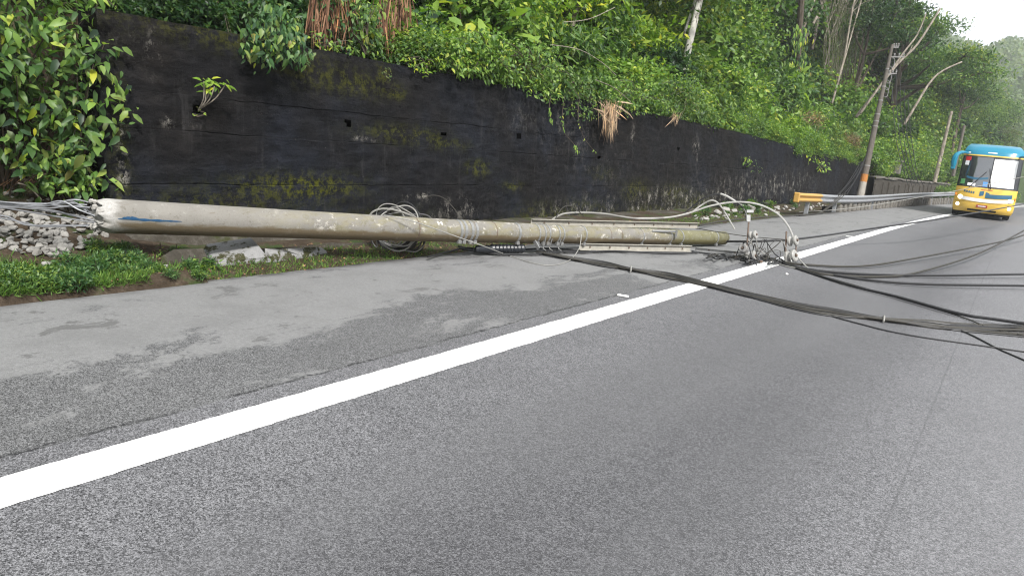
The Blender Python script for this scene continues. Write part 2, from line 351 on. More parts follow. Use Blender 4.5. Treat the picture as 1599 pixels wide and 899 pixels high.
class MB:
    def __init__(self): self.v = []; self.f = []
    def add(self, vs, fs):
        k = len(self.v); self.v += [tuple(x) for x in vs]; self.f += [tuple(i + k for i in q) for q in fs]; return self
    def box(self, c, size, M=None):
        hx, hy, hz_ = [s / 2 for s in size]; c = Vector(c)
        vs = [Vector((sx * hx, sy * hy, sz * hz_)) for sz in (-1, 1) for sy in (-1, 1) for sx in (-1, 1)]
        if M is not None: vs = [M @ q for q in vs]
        return self.add([c + q for q in vs], [(0, 2, 3, 1), (4, 5, 7, 6), (0, 1, 5, 4), (2, 6, 7, 3), (0, 4, 6, 2), (1, 3, 7, 5)])
    def bar(self, a, b, wd, ht, upv=(0, 0, 1)):
        a = Vector(a); b = Vector(b); d = (b - a); L = d.length; d.normalize()
        s = d.cross(Vector(upv)).normalized(); u = s.cross(d)
        M = Matrix((s, d, u)).transposed()
        return self.box((a + b) / 2, (wd, L, ht), M)
    def tube(self, pts, rad, n=6, caps=True):
        pts = [Vector(p) for p in pts]; m = len(pts)
        if not hasattr(rad, '__len__'): rad = [rad] * m
        k = len(self.v); prev = None
        for i in range(m):
            d = (pts[min(i + 1, m - 1)] - pts[max(i - 1, 0)])
            if d.length < 1e-9: d = Vector((0, 0, 1))
            d.normalize()
            if prev is None: a = d.orthogonal().normalized()
            else:
                a = prev - d * prev.dot(d)
                a = a.normalized() if a.length > 1e-6 else d.orthogonal().normalized()
            prev = a; b = d.cross(a)
            for j in range(n):
                t = 2 * math.pi * j / n
                self.v.append(tuple(pts[i] + (a * math.cos(t) + b * math.sin(t)) * rad[i]))
        for i in range(m - 1):
            for j in range(n):
                self.f.append((k + i * n + j, k + i * n + (j + 1) % n, k + (i + 1) * n + (j + 1) % n, k + (i + 1) * n + j))
        if caps:
            self.f.append(tuple(k + j for j in range(n))[::-1]); self.f.append(tuple(k + (m - 1) * n + j for j in range(n)))
        return self
    def lathe(self, a, axis, prof, n=12):
        a = Vector(a); d = Vector(axis).normalized(); s = d.orthogonal().normalized(); b = d.cross(s); k = len(self.v)
        for (h, r) in prof:
            for j in range(n):
                t = 2 * math.pi * j / n; self.v.append(tuple(a + d * h + (s * math.cos(t) + b * math.sin(t)) * r))
        for i in range(len(prof) - 1):
            for j in range(n):
                self.f.append((k + i * n + j, k + i * n + (j + 1) % n, k + (i + 1) * n + (j + 1) % n, k + (i + 1) * n + j))
        self.f.append(tuple(k + j for j in range(n))[::-1]); self.f.append(tuple(k + (len(prof) - 1) * n + j for j in range(n)))
        return self
    def build(self, name, mat, parent=None, smooth=False, bevel=0, local=False):
        off = Vector((0, 0, 0)) if (parent is None or local) else wloc(parent)
        me = bpy.data.meshes.new(name)
        me.from_pydata([tuple(Vector(q) - off) for q in self.v], [], self.f); me.validate(); me.update()
        me.materials.append(MT[mat])
        bm = bmesh.new(); bm.from_mesh(me)
        if bevel: bmesh.ops.bevel(bm, geom=list(bm.edges), offset=bevel, segments=1, affect='EDGES')
        bmesh.ops.recalc_face_normals(bm, faces=bm.faces); bm.to_mesh(me); bm.free()
        if smooth: me.polygons.foreach_set('use_smooth', [True] * len(me.polygons))
        return link(name, me, parent)

def spline(pts, per=6):
    pts = [Vector(p) for p in pts]
    if len(pts) < 3: return [pts[0].lerp(pts[-1], t / per) for t in range(per + 1)]
    out = []
    for i in range(len(pts) - 1):
        p0 = pts[max(i - 1, 0)]; p1 = pts[i]; p2 = pts[i + 1]; p3 = pts[min(i + 2, len(pts) - 1)]
        for k in range(per):
            t = k / per
            out.append(.5 * ((2 * p1) + (p2 - p0) * t + (2 * p0 - 5 * p1 + 4 * p2 - p3) * t * t + (3 * p1 - p0 - 3 * p2 + p3) * t ** 3))
    out.append(pts[-1]); return out

# ---- leaf masses
TA = (np.array([(0, 0, 0), (.42, -.5, .14), (.46, 0, 0), (.42, .5, .14), (1, 0, -.12)]), np.array([(0, 3, 2), (0, 2, 1), (2, 3, 4), (1, 2, 4)]))
TB = (np.array([(0, 0, 0), (.28, -.42, .1), (.3, 0, 0), (.28, .42, .1), (.66, -.36, .05), (.68, 0, -.05), (.66, .36, .05), (1, 0, -.2)]),
      np.array([(0, 3, 2), (0, 2, 1), (2, 3, 6), (2, 6, 5), (1, 2, 5), (1, 5, 4), (5, 6, 7), (4, 5, 7)]))
TQ = (np.array([(0, 0, 0), (.5, -.5, .05), (1, 0, -.08), (.5, .5, .05)]), np.array([(0, 3, 2), (0, 2, 1)]))
def unit(a): return a / np.maximum(np.linalg.norm(a, axis=1, keepdims=True), 1e-9)
def leaf_verts(P, D, N, L, W, T):
    D = unit(D); N = unit(N - D * np.sum(N * D, 1, keepdims=True)); S = np.cross(D, N)
    t = T[0]
    V = P[:, None, :] + D[:, None, :] * (t[None, :, 0:1] * L[:, None, None]) + S[:, None, :] * (t[None, :, 1:2] * W[:, None, None]) + N[:, None, :] * (t[None, :, 2:3] * W[:, None, None])
    Fc = T[1][None] + (np.arange(len(P)) * len(t))[:, None, None]
    return V.reshape(-1, 3), Fc.reshape(-1, 3)
def tri_mesh(name, V, Fc, tint, mat):
    me = bpy.data.meshes.new(name)
    me.vertices.add(len(V)); me.vertices.foreach_set('co', np.ascontiguousarray(V, dtype=np.float32).ravel())
    me.loops.add(len(Fc) * 3); me.loops.foreach_set('vertex_index', np.ascontiguousarray(Fc, dtype=np.int32).ravel())
    me.polygons.add(len(Fc)); me.polygons.foreach_set('loop_start', np.arange(0, len(Fc) * 3, 3, dtype=np.int32))
    me.polygons.foreach_set('loop_total', np.full(len(Fc), 3, dtype=np.int32))
    a = me.attributes.new('tint', 'FLOAT', 'FACE'); a.data.foreach_set('value', np.ascontiguousarray(tint, dtype=np.float32))
    me.materials.append(MT[mat]); me.update(calc_edges=True); return me
def leaf_mesh(name, P, D, N, L, W, tint, mat, T=TA):
    V, Fc = leaf_verts(P, D, N, L, W, T)
    return tri_mesh(name, V, Fc, np.repeat(np.clip(tint, 0, 1), len(T[1])), mat)

def blob_leaves(blobs, n_clump, per, L, W, clump_r=.22, droop=.4, shell=.45, flat_=0.0, seed=1):
    """clumps of leaves spread through a set of ellipsoids (cx,cy,cz,rx,ry,rz)"""
    q = np.random.default_rng(seed); blobs = np.array(blobs, float)
    vol = np.cbrt(blobs[:, 3] * blobs[:, 4] * blobs[:, 5]) ** 2; pick = q.choice(len(blobs), n_clump, p=vol / vol.sum())
    u = unit(q.normal(size=(n_clump, 3))); low = u[:, 2] < -.35; u[low, 2] *= -.6; u = unit(u)
    r = shell + (1 - shell) * q.random((n_clump, 1)) ** .6
    b = blobs[pick]; c = b[:, :3] + u * r * b[:, 3:]
    ct = q.normal(.49, .23, n_clump)
    idx = np.repeat(np.arange(n_clump), per); m = len(idx)
    P = c[idx] + q.normal(size=(m, 3)) * clump_r * np.array([1, 1, .7 - .4 * flat_])
    out = u[idx]
    D = out * .55 + q.normal(size=(m, 3)) * .6 + np.array([0, 0, -droop])
    N = out * .45 + q.normal(size=(m, 3)) * .45 + np.array([0, 0, .85])
    s = q.uniform(.65, 1.25, m)
    return P, D, N, L * s, W * s, ct[idx] + q.normal(0, .15, m), c
def stems_mb(base, tips, r, mb=None, q=rnd):
    mb = mb or MB(); base = Vector(base)
    for t in tips:
        t = Vector(t); mid = base.lerp(t, .5) + Vector((q.uniform(-.1, .1), q.uniform(-.1, .1), .12 * (t - base).length))
        mb.tube(spline([base, mid, t], 3), [r, r * .9, r * .8, r * .7, r * .55, r * .45, r * .3], 4, False)
    return mb

# plants used again and again (each is an Empty with stem and foliage)
def make_bush(kind, R_, mat, n_clump, per, L, W, droop=.4, seed=1, T=TA, flat_=0, blobs=None, clump=.2):
    q = random.Random(seed)
    if blobs is None:
        blobs = [(0, 0, R_ * .75, R_ * .9, R_ * .9, R_ * .75)]
        for _ in range(5):
            a = q.uniform(0, 6.28); k = q.uniform(.35, .65)
            blobs.append((math.cos(a) * R_ * .7, math.sin(a) * R_ * .7, R_ * q.uniform(.4, 1.3), R_ * k, R_ * k, R_ * k * .8))
    P, D, N, LL, WW, ti, c = blob_leaves(blobs, n_clump, per, L, W, clump * R_, droop, .4, flat_, seed)
    fo = leaf_mesh(kind + '_foliage', P, D, N, LL, WW, ti, mat, T)
    tips = [c[i] for i in range(0, len(c), max(1, len(c) // 14))]
    st = stems_mb((0, 0, -.15), tips, .02 + .012 * R_, q=q)
    me = bpy.data.meshes.new(kind + '_stem'); me.from_pydata(st.v, [], st.f); me.materials.append(MT['bark'])
    return fo, me
def put_plant(name, meshes, loc, scale, rz, label, cat, group=None, tilt=(0, 0)):
    r = thing(name, label, cat, loc, group); r.rotation_euler = (tilt[0], tilt[1], rz)
    r.scale = (scale,) * 3 if not hasattr(scale, '__len__') else scale
    f = link('foliage', meshes[0], r); f['kind'] = 'stuff'
    if meshes[1]: link('stem', meshes[1], r)
    return r

def proj(P):
    d = Vector(P) - CAM; z = d.dot(fw); return CX + F_PX * d.dot(rt) / z, CY - F_PX * d.dot(up) / z, z

# ------------------------------------------------------------------ SETTING: terrain, road, markings
def grid_mesh(name, ss, ys, zf, mat, attr_s=False, smooth=True):
    vs = []; fs = []; sv = []
    for y in ys:
        for s_ in ss:
            s2 = s_(y) if callable(s_) else s_
            vs.append(tuple(rp(s2, y, zf(s2, y)))); sv.append(s2)
    n = len(ss)
    for i in range(len(ys) - 1):
        for j in range(n - 1):
            a = i * n + j; fs.append((a, a + 1, a + n + 1, a + n))
    me = bpy.data.meshes.new(name); me.from_pydata(vs, [], fs); me.materials.append(MT[mat])
    if attr_s:
        a = me.attributes.new('road_s', 'FLOAT', 'POINT'); a.data.foreach_set('value', sv)
    if smooth: me.polygons.foreach_set('use_smooth', [True] * len(me.polygons))
    return tag(link(name, me), kind='structure')
def frange(a, b, st):
    n = max(1, int(round((b - a) / st))); return [a + (b - a) * i / n for i in range(n + 1)]
ss = frange(-75, -24, 4) + frange(-22, -9.6, 1.0) + frange(-9.3, -8.45, .2) + [-8.34, -8.30] + frange(-8.2, -6.0, .12) + [-5.8, 0, 8.0, 8.2, 8.6, 10, 12, 16, 24, 40, 75]
ys = frange(-45, -2, 4) + frange(-1, 2, .5) + frange(2.1, 4.0, .12) + [4.14, 4.16] + frange(4.3, 9, .15) + frange(9.4, 46.6, .6) + [46.99, 47.01] + frange(47.5, 90, 1.2) + frange(94, 330, 8)
grid_mesh('ground', ss, ys, hz, 'soil')
yr = frange(-45, -2, 2) + frange(-1, 24, .25) + frange(25, 100, 1.0) + frange(104, 330, 6)
def edge(y): return -6.33 + .06 * fbm(y * 1.3, 2) + .03 * fbm(y * 5, 7)
grid_mesh('road_shoulder', [edge, -6.1, -5, -4, -3.2], yr, lambda s, y: -.03 if s < -6.2 else 0.0, 'shoulder_asphalt')
grid_mesh('road', [lambda y: -3.47 + .03 * fbm(y * 2.2, 5), -3.2, -2, -1, 0, 1, 2, 4, 6, 8.1], yr, lambda s, y: .004, 'lane_asphalt', True)
lineL = lambda y: -3.283 + .008 * fbm(y * 3.1, 1) + .006 * fbm(y * 22, 1); lineR = lambda y: -3.016 + .008 * fbm(y * 3.7, 4) + .007 * fbm(y * 25, 9)
grid_mesh('edge_line', [lineL, lineR], frange(-45, -2, 1) + frange(-1.9, 14, .03) + frange(14.1, 24, .12) + frange(25, 220, 1.5), lambda s, y: .008, 'line_paint')
grid_mesh('centre_line', [3.42, 3.57], frange(-45, 220, 2), lambda s, y: .008, 'line_paint')

# ------------------------------------------------------------------ retaining wall
wys = frange(WY0, 14, .05) + frange(14.1, 24, .1) + frange(24.2, WY1, .2)
fr = sorted(set([round(v, 3) for v in np.linspace(0, 1, 58)]))
JOINTS = [(.36, .03), (.575, .05), (.72, .03)]
rows = fr + [j + d for j, _ in JOINTS for d in (-.004, 0, .004)]
rows = sorted(rows)
moss_spots = [(495, 292, .75, .16, 1), (430, 288, .7, .12, .7), (635, 211, .8, .12, .9), (700, 225, .5, .1, .5), (745, 262, .32, .13, 1), (797, 290, .3, .08, 1), (560, 130, .6, .18, .7),
              (605, 118, .12, .2, .7), (625, 145, .2, .1, .8), (480, 110, .5, .2, .5), (990, 297, .7, .22, .9), (1050, 300, 1.0, .2, .8), (830, 335, .8, .2, .6), (940, 270, .6, .15, .4), (1085, 318, 1.2, .25, .9), (330, 318, 1.0, .2, .5), (590, 345, 1., .2, .5), (900, 330, 1.4, .25, .5),
              (290, 45, 1.2, .12, .35), (400, 70, .8, .15, .4), (1010, 330, 2, .2, .6), (185, 240, .1, .9, .5)]
chalk_spots = [(655, 304, .14, .03, 1.3), (622, 308, .25, .025, .9), (300, 197, .2, .025, 1), (262, 190, .05, .05, .8), (575, 217, .3, .015, .7), (1010, 318, 1.2, .3, 1.1), (1060, 312, 1.8, .35, 1.1), (930, 322, .9, .22, 1), (870, 328, .8, .2, .8), (1140, 300, 3.0, .4, .8), (1200, 290, 4, .5, .6),
               (1090, 235, .3, .5, .6), (990, 225, .1, .4, 1), (1250, 285, 4, .5, .4), (245, 80, .08, .3, .35), (700, 325, .8, .2, .5), (820, 180, 1.5, .3, .1), (890, 205, 1.6, .4, .22), (185, 215, .05, .25, 1), (188, 270, .06, .3, .8), (180, 60, .3, .5, .1), (940, 260, 1.5, .5, .2)]
def spotlist(L): return [(sp(a, b, -8.05), c, d, e) for a, b, c, d, e in L]
MS, CS = spotlist(moss_spots), spotlist(chalk_spots)
def wall_x(y, z): return -7.95 - .2 * z / 2.5
vs = []; at_m = []; at_c = []; at_k = []
nr = len(rows)
for y in wys:
    T = wall_top(y); wob = .008 * fbm(y * .9, 5) + .006 * fbm(y * 3, 1)
    for f in rows:
        z = -.3 + (T + .3) * min(max(f + .7 * wob * (1 if .02 < f < .98 else 0), 0), 1)
        k = 0
        for j, _ in JOINTS:
            if abs(f - j) < .001: k = 1
        x = wall_x(y, z) + .016 * fbm(y * 2.2, z * 2.6, 3) + .009 * fbm(y * 8, z * 9, 1) - .02 * k * max(0, .3 + fbm(y * .8, f * 9))
        for ji, (j, _) in enumerate(JOINTS): x += (.01 if f < j else -.004) * (.6 + .4 * math.sin(ji + y))
        if f > .97: x -= .012
        p = rp(x, y, z); vs.append(p)
        at_m.append(min(1.2, sum(e * math.exp(-((y - q.y) / a) ** 2 - ((z - q.z) / b) ** 2) for q, a, b, e in MS) + .25 * (1 if z < .12 else 0)))
        at_c.append(min(1.2, sum(e * math.exp(-((y - q.y) / a) ** 2 - ((z - q.z) / b) ** 2) for q, a, b, e in CS)))
        at_k.append(k * max(0, min(1, .5 + 1.6 * fbm(y * .45, f * 31))))
fs = []
holes = [sp(a, b, -8.05) for a, b in [(545, 193), (694, 210), (811, 213), (283, 376), (310, 172), (1062, 232), (935, 245)]]
for i in range(len(wys) - 1):
    for j in range(nr - 1):
        a = i * nr + j; c = (vs[a] + vs[a + nr + 1]) / 2
        if any(((c.y - h.y) / (.05 + .0025 * h.y)) ** 2 + ((c.z - h.z) / .044) ** 2 < 1 + .5 * fbm(c.y * 30, c.z * 30) for h in holes): continue
        fs.append((a, a + nr, a + nr + 1, a + 1))
nf = len(vs)
for i, y in enumerate(wys):                     # back edge: top and rear face
    vs.append(rp(-8.52, y, wall_top(y) + .01)); vs.append(rp(-8.52, y, -.3))
for i in range(len(wys) - 1):
    t0 = i * nr + nr - 1; t1 = t0 + nr; b0 = nf + 2 * i; b1 = b0 + 2
    fs.append((t0, t1, b1, b0)); fs.append((b0, b1, b1 + 1, b0 + 1))
fs.append(tuple(range(0, nr)) + (nf, nf + 1)); k = (len(wys) - 1) * nr
fs.append(tuple(reversed(range(k, k + nr))) + (nf + 2 * len(wys) - 1, nf + 2 * len(wys) - 2))
me = bpy.data.meshes.new('retaining_wall'); me.from_pydata([tuple(v) for v in vs], [], fs); me.materials.append(MT['black_concrete'])
pad = [0.0] * (len(vs) - nf)
for nm, arr in (('moss', at_m), ('chalk', at_c), ('crack', at_k)):
    a = me.attributes.new(nm, 'FLOAT', 'POINT'); a.data.foreach_set('value', arr + pad)
wall = tag(link('retaining_wall', me), 'long weather blackened concrete retaining wall with moss stains beside the road shoulder', 'wall')
MT['hole_black'] = flat('hole_black', (.008, .008, .008), .95, .1)
for h in holes:
    m = MB(); x0 = h.x - .02 - .2 * (h.z - 1.2) / 2.5 + .0; x1 = x0 - .3; a, b = .17, .11
    x0 = wall_x(h.y, h.z) + bend(h.y) - .03
    V = [(x0, h.y - a, h.z - b), (x0, h.y + a, h.z - b), (x0, h.y + a, h.z + b), (x0, h.y - a, h.z + b), (x1, h.y - a, h.z - b), (x1, h.y + a, h.z - b), (x1, h.y + a, h.z + b), (x1, h.y - a, h.z + b)]
    m.add(V, [(4, 5, 6, 7), (0, 1, 5, 4), (1, 2, 6, 5), (2, 3, 7, 6), (3, 0, 4, 7)]); m.build('weep_hole', 'hole_black', wall)

# old gutter along the foot of the wall, broken slab, mossy boulder
vs = []; fs = []
gy = frange(4.2, 22, .2)
for y in gy:
    e = .03 * fbm(y * 2, 1); k = .05 * max(0, fbm(y * 1.1, 8)) + .12 * min(1, max(0, (y - 6.5) / 3))
    for s_, z in ((-7.93, .24 - k), (-7.62, .22 - k), (-7.56, .2 - k), (-7.46 + e, .02), (-7.1 + e, -.02), (-7.0, .1 - k), (-6.95, -.05)): vs.append(rp(s_ + e, y, z + e))
for i in range(len(gy) - 1):
    for j in range(6): a = i * 7 + j; fs.append((a, a + 1, a + 8, a + 7))
me = bpy.data.meshes.new('drain_gutter'); me.from_pydata([tuple(v) for v in vs], [], fs); me.materials.append(MT['old_gutter'])
tag(link('drain_gutter', me), 'stained concrete gutter running along the foot of the black wall', 'gutter')
def slab(name, label, pix, zs, th, mat, cat):
    top = [gp(a, b, z) for (a, b), z in zip(pix, zs)]; c = sum(top, Vector()) / len(top)
    r = thing(name, label, cat, c - Vector((0, 0, th)))
    m = MB(); n = len(top); m.add(top + [t - Vector((0, 0, th)) for t in top], [tuple(range(n)), tuple(range(n, 2 * n))[::-1]] + [(i, n + i, n + (i + 1) % n, (i + 1) % n) for i in range(n)])
    o = m.build('slab_block', mat, r, bevel=.012); return r
slab('broken_slab', 'pale broken concrete slab with mossy top lying under the pole', [(333, 411), (316, 390), (322, 380), (392, 370), (405, 385), (418, 400), (425, 404)], [.06, .12, .18, .26, .2, .1, .07], .14, 'mossy_slab', 'slab')
slab('broken_slab', 'narrow pale slab piece between the mossy slab and the cable coil', [(428, 404), (412, 386), (440, 388), (500, 384), (512, 392), (470, 400)], [.07, .19, .17, .15, .09, .07], .1, 'mossy_slab', 'slab')
slab('broken_slab', 'dark muddy gutter block left of the pale broken slab', [(262, 424), (250, 400), (270, 388), (318, 386), (330, 412), (300, 420)], [.05, .2, .24, .22, .06, .05], .2, 'old_gutter', 'slab')
def rock_mesh(name, q, r, mat, flat_=.75, sub=0):
    bm = bmesh.new()
    for _ in range(15):
        v = Vector((q.gauss(0, 1), q.gauss(0, 1), q.gauss(0, 1))).normalized() * r * q.uniform(.7, 1.05)
        bm.verts.new((v.x * q.uniform(.85, 1.2), v.y, v.z * flat_))
    res = bmesh.ops.convex_hull(bm, input=bm.verts)
    bmesh.ops.delete(bm, geom=[e for e in res['geom_interior'] if isinstance(e, bmesh.types.BMVert)], context='VERTS')
    bmesh.ops.bevel(bm, geom=list(bm.edges), offset=r * .07, segments=1, affect='EDGES')
    bmesh.ops.recalc_face_normals(bm, faces=bm.faces)
    me = bpy.data.meshes.new(name); bm.to_mesh(me); bm.free(); me.materials.append(MT[mat]); return me
q = random.Random(5)
me = rock_mesh('boulder', q, .2, 'mossy_slab', .9); o = link('boulder', me); p = gp(203, 403, .08); o.location = p; o.scale = (.75, .8, .85)
tag(o, 'dark mossy lump of concrete in the weeds below the pole end', 'boulder')

# ------------------------------------------------------------------ the fallen pole
PA, PB = Vector((-7.0, 3.543, .535)), Vector((-4.5, 14.12, .145))
PD = (PB - PA).normalized(); PS = PD.cross(Vector((0, 0, 1))).normalized(); PU = PS.cross(PD)
def pax(t): return PA.lerp(PB, t) - Vector((0, 0, .035 * math.sin(math.pi * min(max(t, 0), 1))))
def prad(t): return .163 - .036 * t
def pole_t(px):
    a, b = 0.0, 1.0
    for _ in range(40):
        m = (a + b) / 2
        if proj(pax(m))[0] < px: a = m
        else: b = m
    return a
def pp(t, ang, off=0.0):            # a point on the pole surface; ang 0 = up, + towards the road
    return pax(t) + (PU * math.cos(ang) + PS * math.sin(ang)) * (prad(t) + off)
pole = thing('fallen_pole', 'long round concrete utility pole lying across the shoulder with its snapped end on rubble', 'utility pole', PA - Vector((0, 0, .5)))
NS = 44; ts = [0, .002, .004, .006, .008, .010, .013, .016, .02] + frange(.03, .985, .0125) + [1.0]
vs = []; fs = []; ua = []; ba = []
for i, t in enumerate(ts):
    for j in range(NS):
        a = 2 * math.pi * j / NS
        jag = (.07 * fbm(math.cos(a) * 2.3, math.sin(a) * 2.3, 4) + .075 * fbm(math.cos(a) * 6, math.sin(a) * 6, 2)) * max(0, 1 - t / .03)
        rr = prad(t) * (1 - .22 * max(0, 1 - t / (.008 + .006 * fbm(a * 1.5, 2))) * (.7 + 1.2 * abs(fbm(a * 3, t * 200)))) + .0012 * fbm(t * 90, a * 3, 1)
        p = pax(t) + PD * jag + (PU * math.cos(a) + PS * math.sin(a)) * rr
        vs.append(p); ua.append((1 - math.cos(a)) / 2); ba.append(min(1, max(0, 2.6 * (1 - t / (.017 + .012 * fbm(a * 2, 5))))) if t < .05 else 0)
for i in range(len(ts) - 1):
    for j in range(NS): fs.append((i * NS + j, i * NS + (j + 1) % NS, (i + 1) * NS + (j + 1) % NS, (i + 1) * NS + j))
nb = len(vs)
for kk, (rr, dpz) in enumerate(((.72, .03), (.35, -.02), (.0, .02))):
    for j in range(NS):
        a = 2 * math.pi * j / NS
        vs.append(pax(0) + PD * (dpz + .05 * fbm(a * 1.7, rr * 5)) + (PU * math.cos(a) + PS * math.sin(a)) * prad(0) * rr); ua.append(.3); ba.append(1)
prev = 0
for kk in range(3):
    b = nb + kk * NS
    for j in range(NS): fs.append((prev + (j + 1) % NS, prev + j, b + j, b + (j + 1) % NS))
    prev = b
fs.append(tuple((len(ts) - 1) * NS + j for j in range(NS)))
off = wloc(pole)
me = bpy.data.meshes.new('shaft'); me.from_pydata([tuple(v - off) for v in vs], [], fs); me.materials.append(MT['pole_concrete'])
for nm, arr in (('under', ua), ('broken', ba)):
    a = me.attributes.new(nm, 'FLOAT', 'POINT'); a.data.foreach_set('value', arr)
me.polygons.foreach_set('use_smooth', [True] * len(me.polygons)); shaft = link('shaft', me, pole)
def pole_ring(px, wd, th=.006, mat='galvanised', name='clamp_band', lug=True, tilt=0.0):
    t = pole_t(px); r = prad(t); c = pax(t); d = (PD + PU * tilt).normalized()
    m = MB(); m.lathe(c - d * wd / 2, d, [(0, r - .004), (0, r + th), (wd, r + th), (wd, r - .004)], 24)
    o = m.build(name, mat, pole)
    if lug:
        k = MB(); a = 2.45
        k.box(pp(t, a, .018), (.04, .05, .045), Matrix((PS, PD, PU)).transposed()); k.tube([pp(t, a - .15, .02), pp(t, a + .3, .024)], .009, 6)
        k.build('bolt_lug', 'galvanised', o)
    return o
for px in (711, 718, 728, 735): pole_ring(px, .04)
for px, wd in ((802, .04), (833, .03), (842, .025), (849, .025), (864, .025), (871, .025), (996, .035), (1040, .025), (1058, .03)): pole_ring(px, wd)
pole_ring(906, .03); pole_ring(645, .012, .004, 'rusty_steel', 'tie_wire', False); pole_ring(766, .008, .004, 'rusty_steel', 'tie_wire', False, .05)
pole_ring(962, .008, .004, 'rusty_steel', 'tie_wire', False); pole_ring(945, .008, .003, 'rusty_steel', 'tie_wire', False)
pole_ring(1113, .03, .005); pole_ring(1128, .06, -.012, 'rusty_steel', 'end_cap', False)
def pole_patch(name, mat, t0, t1, a0, a1, n=14, ragged=.3, off_=.0025, seed=0):
    m = MB(); V = []; Fc = []
    for i in range(n + 1):
        u = i / n; t = t0 + (t1 - t0) * u; e = math.sin(math.pi * u) ** .5 * (1 - ragged + ragged * (fbm(u * 9, seed) + .5)); e = max(.12, e); am = (a0 + a1) / 2; hw = (a1 - a0) / 2 * e
        for k in (-1, 0, 1): V.append(pp(t, am + hw * k + .02 * fbm(u * 5, 3 + seed), off_))
    for i in range(n):
        for k in range(2): b = i * 3 + k; Fc.append((b, b + 1, b + 4, b + 3))
    m.add(V, Fc); return m.build(name, mat, pole)
pole_patch('paint_smear', 'blue_spray', pole_t(176), pole_t(275), 1.50, 1.66, 22, .6)
pole_patch('paint_smear', 'blue_spray', pole_t(183), pole_t(208), 1.40, 1.62, 10, .4, .004, 4)
for a, b in ((674, 676.2), (679.5, 681.7)):                              # the faded painted figures on the shaft
    m = MB(); t0, t1 = pole_t(a), pole_t(b)
    V = [pp(t, an, .0025) for an in (.62, .8, .98) for t in (t0, t1)]; m.add(V, [(0, 1, 3, 2), (2, 3, 5, 4)]); m.build('painted_figure', 'white_chalk', pole)
m = MB(); V = [pp(pole_t(x), an, .003) for an in (.76, .84) for x in (676.2, 679.5)]; m.add(V, [(0, 1, 3, 2)]); m.build('painted_figure', 'white_chalk', pole)
for i in range(16):                              # lumps of broken concrete still clinging to the snapped end
    o = link('broken_lump', rock_mesh('broken_lump', rnd, rnd.uniform(.022, .05), 'rubble_concrete', .85), pole); a = i * .41 + rnd.uniform(-.2, .2)
    o.location = pp(rnd.uniform(-.003, .008), a, -rnd.uniform(.025, .06)) - wloc(pole); o.rotation_euler = (rnd.uniform(0, 6), rnd.uniform(0, 6), 0)
# bare reinforcing strands pulled out of the broken end
sp_px = [((138, 316), (112, 312), (60, 322), (-40, 316)), ((136, 320), (100, 318), (50, 321), (-40, 322)), ((140, 324), (108, 322), (60, 325), (-40, 312)), ((135, 330), (110, 314), (70, 322), (-40, 326)),
         ((142, 333), (118, 318), (66, 318), (-40, 314)), ((148, 337), (122, 327), (95, 314), (55, 320), (-40, 310)), ((146, 344), (110, 336), (75, 328), (-40, 320)), ((150, 348), (100, 340), (40, 330), (-40, 318)),
         ((138, 353), (90, 352), (40, 351), (10, 338), (-40, 334)), ((140, 351), (70, 354), (35, 347), (-40, 332)), ((136, 340), (80, 330), (20, 324), (-40, 330)), ((134, 326), (90, 321), (30, 318), (-40, 318))]
for i, pts in enumerate(sp_px):
    dep = 6.75 + .12 * math.sin(i * 2.1)
    P = [dp(a, b, dep - .02 * j - (.05 if j else 0)) for j, (a, b) in enumerate(pts)]
    m = MB(); m.tube(spline(P, 6), .0075, 6); m.build('reinforcing_strand', 'strand_steel', pole)
# steel channels and arms strapped to the upper half
def channel(name, a, b, h, dpt, mat='channel_grey', nbolt=5, face=None):
    a = Vector(a); b = Vector(b); d = (b - a).normalized(); u = Vector((0, 0, 1)); s = d.cross(u).normalized(); u = s.cross(d)
    m = MB(); L = (b - a).length; M = Matrix((s, d, u)).transposed(); c = (a + b) / 2
    m.box(c, (.008, L, h), M); m.box(c + u * (h / 2 + .004) + s * (dpt / 2 - .004), (dpt, L, .008), M); m.box(c - u * (h / 2 + .004) + s * (dpt / 2 - .004), (dpt, L, .008), M)
    o = m.build(name, mat, pole)
    for i in range(nbolt):
        p = a + d * (L * (i + .5) / nbolt) + s * .006
        k = MB(); k.lathe(p, s, [(0, .014), (.012, .014), (.014, .008)], 6); k.build('bolt', 'rusty_steel', o)
    return o
channel('steel_channel', dp(829, 347, 11.0), dp(1089, 352, 13.95),   .085, .05, nbolt=8)
channel('steel_channel', gp(905, 385, .09), gp(1078, 388, .07), .09, .04, 'channel_grey', 6)
channel('steel_channel', gp(1086, 388, .06), gp(1168, 396, .05), .04, .05, 'galvanised', 2)
m = MB(); m.tube([dp(1018, 361, 12.55), dp(1055, 361.5, 12.9)], .017, 8); o = m.build('spacer_tube', 'galvanised', pole)
m = MB(); m.box(dp(1056, 365, 12.9), (.02, .05, .13)); m.build('end_plate', 'galvanised', o)
for px in (842, 852, 866):                    # hook bolts hanging under the bands
    t = pole_t(px); m = MB(); m.tube(spline([pp(t, 1.9, .01), pp(t, 2.3, .03), pp(t, 2.6, .08), pp(t, 2.45, .14)], 4), .009, 6); m.build('hook_bolt', 'galvanised', pole)
m = MB(); t = pole_t(828); m.bar(pp(t, 2.3, 0), pp(t, 2.3, .14), .05, .02, PD); m.build('hook_bolt', 'galvanised', pole)

